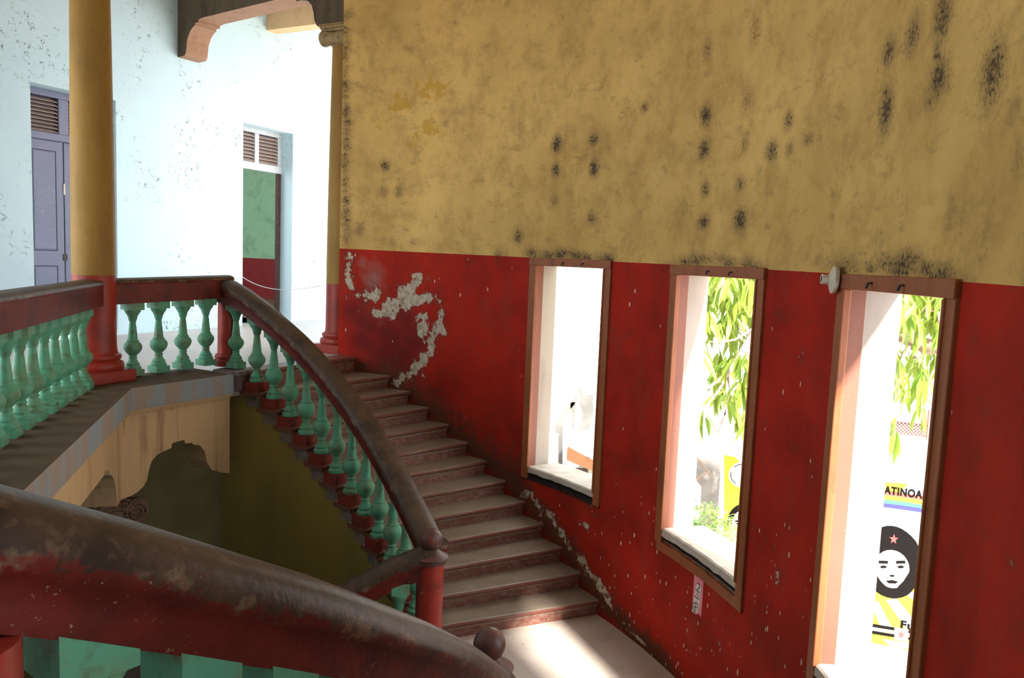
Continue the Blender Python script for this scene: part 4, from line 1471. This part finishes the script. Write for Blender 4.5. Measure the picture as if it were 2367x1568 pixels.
def wall_quad(pts, off, th, mb):
    a = [at_wall(x, y, RW) for x, y in pts]
    return mb.prism([P(RW - off, q[0], q[1]) for q in a], (P(RW - off - th, a[0][0], 0) - P(RW - off, a[0][0], 0)))


t = empty('paper_strip', P(RW - 0.003, *at_wall(1614, 1375)), 'pink and white paper strip with a 2 stuck below the middle window', 'paper')
obj('paper', wall_quad([(1606, 1322), (1616, 1328), (1627, 1341), (1625, 1380), (1621, 1428), (1616, 1419), (1609, 1421), (1600, 1414), (1603, 1370)], 0.001, 0.002, MB()), PK, t)
obj('white_field', wall_quad([(1611, 1346), (1622, 1357), (1618, 1400), (1612, 1420), (1600, 1414), (1604, 1390)], 0.0032, 0.001, MB()), PW_, t)


def ink(parent, name, pts, wpx, mat):
    mb = MB()
    q = [P(RW - 0.0055, *at_wall(x, y)) for x, y in pts]
    mb.tube(q, wpx, 5)
    return obj(name, mb, mat, parent)


ink(t, 'digit_two', [(1612, 1350), (1615, 1348.5), (1618, 1352), (1618.5, 1358), (1615, 1362), (1610, 1364), (1618, 1371)], 0.0035, INK)
ink(t, 'red_bar', [(1611, 1373), (1617, 1379), (1617, 1383)], 0.003, INKR)
ink(t, 'black_bar', [(1607, 1378), (1616, 1386)], 0.0035, INK)
ink(t, 'letter_mark', [(1604, 1393), (1611, 1394), (1615, 1400)], 0.003, INK)
ink(t, 'letter_mark', [(1604, 1393), (1602, 1405), (1606, 1414), (1610, 1418)], 0.003, INK)
ink(t, 'letter_mark', [(1605, 1403), (1614, 1405)], 0.003, INK)
ink(t, 'letter_mark', [(1608, 1394), (1608, 1414)], 0.002, INK)
# ================================================================== outside
yg = MB().box((-30, -25, ZG - 0.3), (80, 0, 0), (0, 80, 0), (0, 0, 0.26))
struct(obj('ground', yg, pmat('pale pink paving', (0.6, 0.5, 0.45), [(1.5, 0.45, 0.65, (0.5, 0.4, 0.36), 0.6), (12, 0.55, 0.7, (0.4, 0.33, 0.28), 0.5)], 0.8)))

# ---- painted boundary wall seen through the right window
M0 = at_z(2060, 1490, ZG)
MU = Vector((0.92, -0.39, 0)).normalized()          # rightwards along the wall
MN = Vector((-MU.y * -1, -MU.x, 0))
MN = Vector((MU.y, -MU.x, 0))                       # towards the building
if MN.dot(Vector((0, -1, 0))) < 0:
    MN = -MN


def mp(px, py, off=0.0):
    return at_plane(px, py, M0 + MN * off, MN)


mw_t = empty('mural_wall', M0, 'painted yard wall with lettering and a big black and white portrait, through the rightmost window', 'wall')
xl = mp(1672, 1000)
sl = (xl - M0).dot(MU)
ztop = mp(2155, 1030).z
obj('wall_body', MB().box(M0 + MU * sl, MU * (4.5 - sl), MN * -0.25, Vector((0, 0, ztop - ZG))), M['white'], mw_t)
obj('coping', MB().box(M0 + MU * (sl - 0.03) + MN * 0.04 + Vector((0, 0, ztop - ZG)), MU * (4.56 - sl), MN * -0.33, Vector((0, 0, 0.06))), M['white'], mw_t)
PAINT = {}


def paint(c):
    k = tuple(c)
    if k not in PAINT:
        PAINT[k] = pmat('wall paint', c, [(6, 0.5, 0.7, tuple(x * 0.85 for x in c), 0.5)], 0.7)
    return PAINT[k]


def decal(name, pts, col, off, parent=mw_t):
    q = [mp(x, y, off) for x, y in pts]
    return obj(name, MB().prism(q, MN * 0.003), col if not isinstance(col, tuple) else paint(col), parent)


YEL, LBL, RED, GRN, NAV, LIL, SKYB = (0.8, 0.58, 0.03), (0.55, 0.66, 0.78), (0.62, 0.1, 0.07), (0.06, 0.36, 0.13), (0.05, 0.05, 0.3), (0.5, 0.46, 0.66), (0.2, 0.42, 0.6)
decal('painted_band', [(1985, 1112), (2098, 1118), (2080, 1143), (1985, 1132)], YEL, 0.002)
decal('painted_band', [(2098, 1118), (2180, 1126), (2180, 1150), (2080, 1143)], LBL, 0.002)


def arc_band(col, y0, y1):
    top, bot = [], []
    for x in range(1975, 2186, 15):
        c = (x - 2030) ** 2 / 160.0 ** 2 * 9 + (x - 2040) * 0.1
        top.append((x, y0 + c))
        bot.append((x, y1 + c))
    decal('painted_band', top + bot[::-1], col, 0.002)


arc_band(RED, 1134, 1145)
arc_band(YEL, 1145, 1154)
arc_band(GRN, 1154, 1163)
arc_band(NAV, 1163, 1173)
arc_band(LIL, 1173, 1181)
decal('painted_flag', [(2010, 1216), (2060, 1203), (2110, 1197), (2180, 1170), (2180, 1255), (2110, 1240), (2060, 1216)], SKYB, 0.002)
decal('painted_field', [(1975, 1375), (2180, 1330), (2180, 1512), (1975, 1490)], YEL, 0.0015)
for r_ in ([(2012, 1395), (2030, 1390), (2062, 1452), (2036, 1449)], [(2048, 1388), (2072, 1384), (2125, 1447), (2096, 1455)], [(2092, 1372), (2128, 1366), (2180, 1408), (2180, 1440)], [(1980, 1440), (2008, 1436), (2010, 1490), (1985, 1487)],
           [(2040, 1478), (2100, 1486), (2108, 1500), (2062, 1498)]):
    decal('painted_ray', r_, LBL, 0.003)
for y_ in (1440, 1456):
    decal('painted_stripe', [(1980, y_ - 4), (2068, y_ + 11), (2067, y_ + 18), (1980, y_ + 4)], M['black'], 0.0045)
    decal('painted_stripe', [(2100, y_ + 17), (2180, y_ + 30), (2180, y_ + 38), (2099, y_ + 24)], M['black'], 0.0045)
decal('white_stripe', [(1980, 1444), (2068, 1459), (2067, 1466), (1980, 1452)], (0.75, 0.75, 0.72), 0.0042)
decal('white_stripe', [(2100, 1464), (2180, 1478), (2180, 1486), (2099, 1472)], (0.75, 0.75, 0.72), 0.0042)
decal('emblem_field', [(2068, 1450), (2100, 1456), (2098, 1484), (2066, 1478)], (0.75, 0.75, 0.72), 0.0042)


def star(cx, cy, r, off):
    pts = []
    for k in range(10):
        a = -PI / 2 + 0.1 + k * PI / 5
        rr = r if k % 2 == 0 else r * 0.4
        pts.append((cx + rr * math.cos(a) * 0.9, cy + rr * math.sin(a)))
    decal('star_emblem', pts, (0.75, 0.07, 0.07), off)


star(2083, 1468, 12, 0.006)
# a plain stencilled head in a dark cap (frontal, generic)
hx, hy = 2062, 1300
decal('portrait_silhouette', [(hx + 70 * math.cos(a) * (1.0 + 0.03 * math.sin(7 * a)), hy + 84 * math.sin(a) + 0.1 * 70 * math.cos(a)) for a in np.linspace(0, 2 * PI, 37)[:-1]], M['black'], 0.004)
decal('portrait_face', [(hx + 40 * math.cos(a), hy + 12 + (48 if math.sin(a) > 0 else 40) * math.sin(a) + 0.1 * 40 * math.cos(a)) for a in np.linspace(0, 2 * PI, 25)[:-1]], (0.8, 0.8, 0.78), 0.0055)
for sx in (-1, 1):
    decal('portrait_brow', [(hx + sx * 9, hy - 3), (hx + sx * 31, hy - 4), (hx + sx * 31, hy + 3), (hx + sx * 9, hy + 4)], M['black'], 0.007)
    decal('portrait_eye', [(hx + sx * 20 + 8 * math.cos(a), hy + 11 + 3.4 * math.sin(a)) for a in np.linspace(0, 2 * PI, 11)[:-1]], M['black'], 0.007)
    decal('portrait_cheek', [(hx + sx * 40, hy + 22), (hx + sx * 26, hy + 44), (hx + sx * 12, hy + 58), (hx + sx * 30, hy + 60), (hx + sx * 44, hy + 36)], M['black'], 0.007)
decal('portrait_nose', [(hx - 7, hy + 29), (hx + 7, hy + 30), (hx + 4, hy + 34), (hx - 4, hy + 34)], M['black'], 0.007)
decal('portrait_mouth', [(hx - 15, hy + 43), (hx, hy + 41), (hx + 15, hy + 45), (hx + 8, hy + 50), (hx - 8, hy + 49)], M['black'], 0.007)
star(2066, 1247, 12, 0.006)


def text3d(s, px, py, hpx, mat, parent, off=0.006, wid=1.0):
    cu_ = bpy.data.curves.new('lettering', 'FONT')
    cu_.body = s
    p = mp(px, py, off)
    q = mp(px, py - hpx, off)
    cu_.size = (q.z - p.z) / 0.7
    cu_.extrude = 0.002
    cu_.offset = 0.009
    cu_.space_character = 1.12
    tmp = bpy.data.objects.new('lettering', cu_)
    COL.objects.link(tmp)
    dg = bpy.context.evaluated_depsgraph_get()
    me = bpy.data.meshes.new_from_object(tmp.evaluated_get(dg))
    bpy.data.objects.remove(tmp)
    u = MU * wid
    R = Matrix((u, Vector((0, 0, 1)), MN)).transposed().to_4x4()
    R.translation = p - wpos(parent)
    me.transform(R)
    me.materials.clear()
    me.materials.append(mat)
    return link('lettering', me, parent)


text3d('LATINOAME', 2033, 1139, 17, M['black'], mw_t, wid=0.76)
text3d('Fun', 2080, 1451, 17, M['black'], mw_t, wid=1.1)
# its far end, seen through the middle window
decal('painted_field', [(1674, 1052), (1725, 1062), (1760, 1070), (1760, 1260), (1674, 1240)], YEL, 0.0015)
decal('painted_field', [(1700, 1056), (1760, 1068), (1760, 1080), (1712, 1072)], LBL, 0.003)
decal('painted_disc', [(1718 + 34 * math.cos(a), 1098 + 30 * math.sin(a)) for a in np.linspace(0, 2 * PI, 25)[:-1]], (0.8, 0.8, 0.78), 0.003)
for k in range(2):
    decal('painted_ring', [(1718 + 30 * math.cos(a), 1098 + 26 * math.sin(a)) for a in np.linspace(2.2 + k * 1.7, 3.4 + k * 1.7, 9)] + [(1718 + 28 * math.cos(a), 1098 + 24 * math.sin(a)) for a in np.linspace(3.4 + k * 1.7, 2.2 + k * 1.7, 9)], M['black'], 0.0045)
decal('portrait_face', [(1722 + 36 * math.cos(a), 1222 + 46 * math.sin(a)) for a in np.linspace(0, 2 * PI, 25)[:-1]], (0.8, 0.8, 0.78), 0.003)
decal('portrait_hair', [(1722 + 41 * math.cos(a), 1208 + 44 * math.sin(a)) for a in np.linspace(2.9, 6.2, 14)] + [(1722 + 30 * math.cos(a), 1212 + 34 * math.sin(a)) for a in np.linspace(6.2, 3.05, 14)], M['black'], 0.0045)
decal('portrait_brow', [(1698, 1203), (1712, 1203), (1722, 1208), (1712, 1208), (1700, 1207)], M['black'], 0.0045)
decal('portrait_eye', [(1699, 1211), (1708, 1209), (1714, 1212), (1706, 1214)], M['black'], 0.0045)

# ---- lattice fence standing on that wall
PINK = pmat('faded red lattice paint', (0.72, 0.27, 0.24), [(6, 0.5, 0.7, (0.6, 0.2, 0.18), 0.5)], 0.6)
f0 = mp(2035, 1020, -0.12)
fz = ztop + 0.06
fb = M0 - MN * 0.12
fe = empty('lattice_fence', fb + Vector((0, 0, fz - ZG)), 'faded pink lattice fence on top of the painted wall behind the leaves', 'fence')
u0, u1 = -0.55, 1.5
HF = mp(2155, 985).z - fz
HT = mp(2155, 950).z - fz
for u_ in (u0, (mp(2148, 1000, -0.12) - fb).dot(MU), u1):
    obj('fence_post', MB().box(fb + MU * (u_ - 0.03) + Vector((0, 0, fz - ZG)), MU * 0.06, MN * 0.05, Vector((0, 0, HT))), PINK, fe)
for z_, h_ in ((0.0, 0.04), (HF, HT - HF)):
    obj('fence_board', MB().box(fb + MU * u0 + Vector((0, 0, fz - ZG + z_)), MU * (u1 - u0), MN * 0.03, Vector((0, 0, h_))), PINK, fe)
n = 34
for k in range(n):
    for sg in (-1, 1):
        b0 = lerp(u0, u1 - HF, k / (n - 1)) if sg > 0 else lerp(u0 + HF, u1, k / (n - 1))
        p0 = fb + MU * b0 + MN * (0.012 if sg > 0 else 0.022) + Vector((0, 0, fz - ZG + 0.02))
        p1 = p0 + MU * HF * sg + Vector((0, 0, HF))
        w_ = MU * 0.016
        obj('lattice_bar', MB().box8([p0, p0 + w_, p0 + w_ + MN * 0.008, p0 + MN * 0.008, p1, p1 + w_, p1 + w_ + MN * 0.008, p1 + MN * 0.008]), PINK, fe)
dk = pmat('dark shed paint', (0.12, 0.07, 0.06), [(3, 0.5, 0.7, (0.06, 0.05, 0.04), 0.6)], 0.8)
shed = empty('shed', fb - MN * 1.3 + Vector((0, 0, 0)), 'dark low shed wall behind the pink lattice', 'shed')
shed.location.z = ZG
obj('shed_wall', MB().box(fb + MU * -1.5 - MN * 1.5, MU * 4.5, MN * 0.3, Vector((0, 0, fz + HF * 0.9 - ZG))), dk, shed)
obj('shed_roof', MB().box(fb + MU * -1.6 - MN * 1.9 + Vector((0, 0, fz + HF * 0.9 - ZG)), MU * 4.7, MN * 0.9, Vector((0, 0, 0.07))), M['white'], shed)

# ---- old white wall, pipe and lean-to seen through the left window
DW = 15.0
oldw = pmat('flaking white wall', (0.82, 0.82, 0.8), [(0.9, 0.53, 0.57, (0.36, 0.34, 0.33), 0.8, (1.6, 1.6, 0.8), 8), (5, 0.55, 0.7, (0.6, 0.57, 0.53), 0.5, (1, 1, 0.3))], 0.85, 0.2, 15)
yw = empty('yard_wall', at_z(1480, 1200, ZG), 'flaking white and grey yard wall behind the shrubs, through the left and middle windows', 'wall')
a_, b_ = at_depth(1240, 760, DW), at_depth(1668, 900, DW)
zt_ = at_depth(1340, 746, DW).z
o = obj('wall_body', MB().box(Vector((a_.x - 1.5, DW, ZG)), Vector((b_.x - a_.x + 1.5, 0, 0)), Vector((0, 0.3, 0)), Vector((0, 0, zt_ - ZG))), oldw, yw)
obj('coping', MB().box(Vector((a_.x - 1.5, DW - 0.06, zt_)), Vector((b_.x - a_.x + 1.5, 0, 0)), Vector((0, 0.42, 0)), Vector((0, 0, 0.08))), M['white'], yw)
GREY = pmat('bare grey plaster', (0.13, 0.125, 0.12), [(3, 0.45, 0.65, (0.2, 0.19, 0.185), 0.7)], 0.9)
for pts_ in ([(1280, 985), (1300, 950), (1325, 925), (1345, 885), (1343, 905), (1328, 935), (1312, 955), (1302, 985), (1301, 1000), (1284, 1002)], [(1342, 905), (1355, 915), (1370, 910), (1372, 950), (1366, 985), (1350, 1000), (1332, 1008), (1340, 985), (1348, 960), (1338, 935)],
             [(1290, 1000), (1301, 1000), (1300, 1090), (1291, 1088)], [(1318, 930), (1330, 930), (1328, 985), (1322, 990)],):
    q = [at_depth(x, y, DW - 0.002) for x, y in pts_]
    obj('bare_patch', MB().prism(q, (0, 0.004, 0)), GREY, yw)
GREY2 = pmat('mottled bare concrete', (0.3, 0.28, 0.27), [(2.2, 0.42, 0.6, (0.17, 0.16, 0.155), 0.8), (4, 0.52, 0.66, (0.6, 0.58, 0.55), 0.8, (1, 1, 0.5))], 0.9, 0.3)
q = [at_depth(x, y, DW - 0.002) for x, y in ((1570, 790), (1600, 775), (1669, 790), (1669, 1300), (1570, 1290))]
obj('bare_patch', MB().prism(q, (0, 0.004, 0)), GREY2, yw)
pp = at_depth(1283, 760, DW - 0.2)
pipe_m = pmat('lilac grey pipe', (0.6, 0.6, 0.68), [], 0.4)
pb_ = at_depth(1272, 1240, DW - 0.2)
zt2 = at_depth(1283, 754, DW - 0.2).z
tag(obj('drain_pipe', MB().tube([Vector((pp.x, pp.y, ZG)), Vector((pp.x, pp.y, zt2 - 0.1)), Vector((pp.x - 0.02, pp.y, zt2 - 0.02)), Vector((pp.x - 0.1, pp.y + 0.03, zt2 + 0.04)), Vector((pp.x - 0.25, pp.y + 0.05, zt2 + 0.06))], 0.055, 12), pipe_m, None, 50),
    'pale lilac drain pipe running down the white wall, through the left window', 'pipe')
# lean-to
lt_ = empty('lean_to', at_z(1360, 1200, ZG), 'small lean-to with pale roof and brown eaves board, low in the left window', 'shed')
DL = 12.5
r0, r1, r2, r3 = at_depth(1312, 1030, DL), at_depth(1470, 1118, DL), at_depth(1470, 1040, DL + 1.9), at_depth(1345, 1000, DL + 1.9)
obj('roof_slab', MB().prism([r0, r1, r2, r3], (0, 0, 0.07)), M['white'], lt_)
e0, e1 = r0 + Vector((0, -0.03, -0.02)), r1 + Vector((0, -0.03, -0.02))
obj('eaves_board', MB().box8([e0 + Vector((0, 0, -0.22)), e1 + Vector((0, 0, -0.06)), e1 + Vector((0, 0.06, -0.06)), e0 + Vector((0, 0.06, -0.22)), e0, e1, e1 + Vector((0, 0.06, 0)), e0 + Vector((0, 0.06, 0))]),
    pmat('brown eaves board', (0.45, 0.2, 0.1), [(8, 0.5, 0.7, (0.32, 0.13, 0.07), 0.6)], 0.7), lt_)
wl = at_depth(1318, 1120, DL + 0.3)
obj('lean_to_wall', MB().box(Vector((wl.x, DL + 0.3, ZG)), Vector((2.2, 0, 0)), Vector((0, 1.5, 0)), Vector((0, 0, r1.z - 0.1 - ZG))), M['white'], lt_)
gx0, gx1 = at_depth(1330, 1100, DL + 0.2).x, at_depth(1358, 1100, DL + 0.2).x
gz = at_depth(1345, 1072, DL + 0.2).z
for k in range(7):
    obj('gate_bar', MB().box(Vector((lerp(gx0, gx1, k / 6), DL + 0.24, ZG)), Vector((0.012, 0, 0)), Vector((0, 0.02, 0)), Vector((0, 0, gz - ZG + lerp(-0.12, 0.12, k / 6)))), M['iron'], lt_)
obj('gate_panel', MB().box(Vector((gx0, DL + 0.27, ZG)), Vector((gx1 - gx0, 0, 0)), Vector((0, 0.02, 0)), Vector((0, 0, gz - ZG - 0.1))), pmat('grey gate', (0.3, 0.26, 0.25), [], 0.6), lt_)

# ---- mango tree between the windows and the painted wall
bark = pmat('mango bark', (0.34, 0.24, 0.19), [(8, 0.45, 0.65, (0.22, 0.14, 0.11), 0.7), (30, 0.6, 0.7, (0.5, 0.42, 0.36), 0.5)], 0.8, 0.4, 30)


def leaf_material(name, c0, c1):
    mt, nt, b = new_mat(name)
    oi = nt.nodes.new('ShaderNodeObjectInfo')
    f = mth(nt, 'FRACT', mth(nt, 'ADD', oi.outputs['Random'], noise_out(nt, 3.0, 2)))
    c = mixc(nt, f, c0, c1)
    nt.links.new(c, b.inputs['Base Color'])
    b.inputs['Roughness'].default_value = 0.4
    tr = nt.nodes.new('ShaderNodeBsdfTranslucent')
    nt.links.new(c, tr.inputs[0])
    mx = nt.nodes.new('ShaderNodeMixShader')
    mx.inputs[0].default_value = 0.4
    nt.links.new(b.outputs[0], mx.inputs[1])
    nt.links.new(tr.outputs[0], mx.inputs[2])
    nt.links.new(mx.outputs[0], nt.nodes['Material Output'].inputs[0])
    return mt


LEAF = leaf_material('mango leaf', (0.15, 0.27, 0.035), (0.3, 0.38, 0.06))
WEED = leaf_material('shrub leaf', (0.12, 0.25, 0.05), (0.28, 0.38, 0.12))


def leaf_shape(L_, W_, curl):
    vs, fs = [], []
    n = 6
    for k in range(n + 1):
        t = k / n
        wv = W_ * math.sin(PI * min(1, t * 0.94 + 0.03)) ** 0.8 * (1 - 0.25 * t)
        z = -curl * L_ * t * t
        x = L_ * t
        vs += [(x, -wv, z + wv * 0.35), (x, 0, z), (x, wv, z + wv * 0.35)]
    for k in range(n):
        a = k * 3
        fs += [(a, a + 1, a + 4, a + 3), (a + 1, a + 2, a + 5, a + 4)]
    return vs, fs


LSH = [leaf_shape(0.27, 0.032, 0.25), leaf_shape(0.22, 0.028, 0.4), leaf_shape(0.3, 0.034, 0.12)]
LME = []
for vs, fs in LSH:
    me = bpy.data.meshes.new('leaf')
    me.from_pydata(vs, [], fs)
    me.materials.append(LEAF)
    me.shade_smooth()
    LME.append(me)
tb = at_depth(1865, 900, 9.0)
tree = empty('mango_tree', Vector((tb.x, tb.y, ZG)), 'leafy mango tree with drooping leaves and a thick limb filling the middle and right windows', 'tree')
trunk = [Vector((tb.x, tb.y, ZG)), Vector((tb.x - 0.05, tb.y + 0.05, -3)), Vector((tb.x + 0.05, tb.y, -1)), at_depth(1880, 640, 8.8), at_depth(1885, 560, 8.8), at_depth(1905, 430, 8.9)]
obj('trunk', MB().tube(trunk, [0.3, 0.24, 0.2, 0.17, 0.15, 0.1], 12), bark, tree, 60)


def limb(pts, r):
    q = [at_depth(x, y, d) for x, y, d in pts]
    return obj('branch', MB().tube(q, r, 10), bark, tree, 60)


limb([(1882, 640, 8.8), (1960, 660, 8.4), (2050, 735, 8.0), (2085, 772, 7.9), (2118, 792, 7.8), (2150, 802, 7.7), (2200, 800, 7.6), (2260, 780, 7.5), (2330, 730, 7.4)], [0.15, 0.14, 0.12, 0.085, 0.08, 0.078, 0.075, 0.07, 0.06])
limb([(2060, 600, 8.0), (2068, 690, 8.0), (2085, 772, 7.9)], [0.05, 0.07, 0.075])
limb([(2118, 800, 7.8), (2122, 818, 7.75), (2114, 826, 7.7)], [0.06, 0.045, 0.02])
limb([(2108, 795, 7.8), (2092, 815, 7.8), (2078, 845, 7.8), (2075, 880, 7.8)], [0.028, 0.024, 0.02, 0.012])
limb([(1885, 600, 8.8), (1800, 690, 8.3), (1740, 775, 7.9), (1700, 840, 7.7), (1680, 865, 7.7), (1640, 895, 7.6), (1600, 915, 7.6)], [0.08, 0.07, 0.045, 0.032, 0.022, 0.014, 0.008])
limb([(1684, 860, 7.7), (1660, 905, 7.7), (1635, 935, 7.6), (1612, 955, 7.6)], [0.02, 0.016, 0.012, 0.006])
limb([(1682, 866, 7.7), (1688, 900, 7.7), (1675, 960, 7.7), (1660, 1000, 7.7)], [0.016, 0.012, 0.009, 0.005])
limb([(1676, 790, 7.8), (1650, 810, 7.8), (1622, 870, 7.7)], [0.014, 0.012, 0.006])
limb([(1740, 760, 7.9), (1700, 785, 7.8), (1670, 792, 7.8), (1640, 790, 7.8)], [0.014, 0.012, 0.009, 0.006])
limb([(1700, 640, 7.8), (1660, 690, 7.7), (1630, 720, 7.7)], [0.016, 0.012, 0.006])
limb([(2190, 700, 7.6), (2160, 720, 7.6), (2135, 715, 7.6), (2120, 735, 7.6)], [0.02, 0.016, 0.014, 0.01])
limb([(2190, 650, 7.3), (2168, 720, 7.3), (2172, 775, 7.3)], [0.016, 0.014, 0.01])
rnd = random.Random(11)


def leaf_frame(p, tw):
    """a leaf hanging from p; tw = fan angle about the vertical"""
    el = R_(rnd.uniform(-86, -28))
    d = Vector((math.cos(tw) * math.cos(el), math.sin(tw) * math.cos(el), math.sin(el)))
    side = d.cross(Vector((0, 0, 1))).normalized()
    side = Matrix.Rotation(rnd.uniform(-0.7, 0.7), 3, d) @ side
    up = side.cross(d)
    sc_ = rnd.uniform(0.75, 1.15)
    mt = Matrix((d, side, up)).transposed() * sc_
    mt = mt.to_4x4()
    mt.translation = p
    return mt


def whorl(p, n):
    t0_ = rnd.uniform(0, 2 * PI)
    return [leaf_frame(p + Vector((rnd.uniform(-.03, .03), rnd.uniform(-.03, .03), rnd.uniform(-.06, .04))), t0_ + 2 * PI * k / n + rnd.uniform(-.3, .3)) for k in range(n)]


single, bulk = [], []
zones = [  # x0, x1, y0, y1, d0, d1, clusters
    (2055, 2200, 640, 760, 6.7, 7.4, 12), (2060, 2190, 800, 880, 7.2, 8.3, 8), (2040, 2075, 880, 1040, 7.0, 7.6, 4), (2085, 2160, 870, 930, 7.6, 8.6, 3), (2110, 2160, 945, 960, 7.0, 7.2, 1), (2120, 2160, 1080, 1100, 7.6, 7.8, 1),
    (1590, 1760, 590, 700, 6.8, 7.6, 14), (1590, 1640, 700, 800, 6.8, 7.4, 4), (1660, 1750, 780, 900, 7.2, 8.2, 7), (1640, 1740, 890, 960, 7.4, 8.0, 5), (1610, 1640, 940, 960, 7.4, 7.8, 1)]
for x0, x1, y0, y1, d0, d1, k in zones:
    for _ in range(k):
        p = at_depth(rnd.uniform(x0, x1), rnd.uniform(y0, y1), rnd.uniform(d0, d1))
        single += whorl(p, rnd.randint(4, 6))
for x0, x1, y0, y1, d0, d1, k in [(1990, 2330, 560, 730, 7.5, 10.5, 260), (2050, 2300, 780, 860, 8.4, 10, 40), (1560, 1790, 540, 740, 7.8, 10.5, 150), (1640, 1800, 760, 940, 8.4, 9.6, 26), (1780, 2000, 420, 700, 8, 10, 90), (1500, 2400, 380, 560, 7.5, 11, 200)]:
    for _ in range(k):
        p = at_depth(rnd.uniform(x0, x1), rnd.uniform(y0, y1), rnd.uniform(d0, d1))
        bulk += whorl(p, 6)
for k, mt in enumerate(single[:298]):
    o = link('leaf', LME[k % 3], tree)
    mt = mt.copy()
    mt.translation -= tree.location
    o.matrix_local = mt
vs, fs = [], []
for k, mt in enumerate(bulk + single[298:]):
    lv, lf = LSH[k % 3]
    b0 = len(vs)
    vs += [tuple(mt @ Vector(v) - tree.location) for v in lv]
    fs += [tuple(b0 + i for i in f) for f in lf]
me = bpy.data.meshes.new('foliage')
me.from_pydata(vs, [], fs)
me.materials.append(LEAF)
me.shade_smooth()
tag(link('foliage', me, tree), kind='stuff')

# ---- shrubs at the foot of the old wall
spots = [(1608, 1180, 12.6, 1.1), (1640, 1190, 12.8, 1.2), (1668, 1215, 12.2, 1.0), (1625, 1235, 11.6, 0.9), (1662, 1255, 11.2, 0.9), (1695, 1275, 10.8, 0.9), (1590, 1215, 11.8, 1.0), (1712, 1310, 10.3, 0.8), (1655, 1310, 10.4, 0.8)]
names_ = ['leftmost pale green shrub against the flaking wall', 'tall shrub under the broken twigs by the flaking wall', 'shrub beside the yellow end of the painted wall', 'low shrub in the middle of the thicket, behind the middle window', 'shrub in front of the yellow painted wall end',
          'shrub below the stencilled hair on the painted wall', 'shrub behind the cream jamb of the middle window', 'nearest shrub at the lower right corner of the middle window', 'nearest shrub just over the stone sill of the middle window']
for k, (x, y, d, h) in enumerate(spots):
    c = at_depth(x, y, d)
    sh = empty('shrub', Vector((c.x, c.y, ZG)), names_[k], 'shrub', 'shrubs below the middle window')
    top = c.z
    st_ = MB()
    for q in range(5):
        a = rnd.uniform(0, 2 * PI)
        st_.tube([Vector((c.x, c.y, ZG)), Vector((c.x + 0.25 * math.cos(a), c.y + 0.25 * math.sin(a), (ZG + top) / 2)), Vector((c.x + 0.4 * math.cos(a), c.y + 0.4 * math.sin(a), top - 0.1))], [0.02, 0.014, 0.006], 5)
    tag(obj('stems', st_, bark, sh), kind='stuff')
    vs, fs = [], []
    for q in range(330):
        a, e, rr = rnd.uniform(0, 2 * PI), rnd.uniform(-0.6, 1.4), rnd.uniform(0.55, 1) ** 0.5
        p = Vector((c.x + 0.62 * rr * math.cos(a) * math.cos(e), c.y + 0.62 * rr * math.sin(a) * math.cos(e), top - 0.45 + 0.6 * rr * math.sin(e)))
        if q % 3 == 0:
            p.z = rnd.uniform(ZG + 0.3, top - 0.2)
        tw = rnd.uniform(0, 2 * PI)
        el = rnd.uniform(-0.6, 0.7)
        d_ = Vector((math.cos(tw) * math.cos(el), math.sin(tw) * math.cos(el), math.sin(el)))
        s_ = d_.cross(Vector((0, 0, 1))).normalized()
        L_, W_ = rnd.uniform(0.09, 0.15), rnd.uniform(0.025, 0.04)
        b0 = len(vs)
        off = Vector((c.x, c.y, ZG))
        for v in (p, p + d_ * L_ * 0.5 + s_ * W_, p + d_ * L_, p + d_ * L_ * 0.5 - s_ * W_):
            vs.append(tuple(v - off))
        fs.append((b0, b0 + 1, b0 + 2, b0 + 3))
    me = bpy.data.meshes.new('foliage')
    me.from_pydata(vs, [], fs)
    me.materials.append(WEED)
    tag(link('foliage', me, sh), kind='stuff')
# bare twigs leaning on the old wall
tw_ = empty('fallen_twig', at_depth(1625, 1120, 14.3), 'bare forked twig leaning on the flaking grey wall, through the middle window', 'twig')
q = [at_depth(x, y, 14.3) for x, y in ((1605, 1050), (1635, 1090), (1650, 1110))]
obj('stick', MB().tube(q, [0.02, 0.02, 0.012], 6), bark, tw_)
q = [at_depth(x, y, 14.25) for x, y in ((1606, 1113), (1622, 1102), (1637, 1092))]
obj('stick', MB().tube(q, [0.025, 0.022, 0.015], 6), bark, tw_)
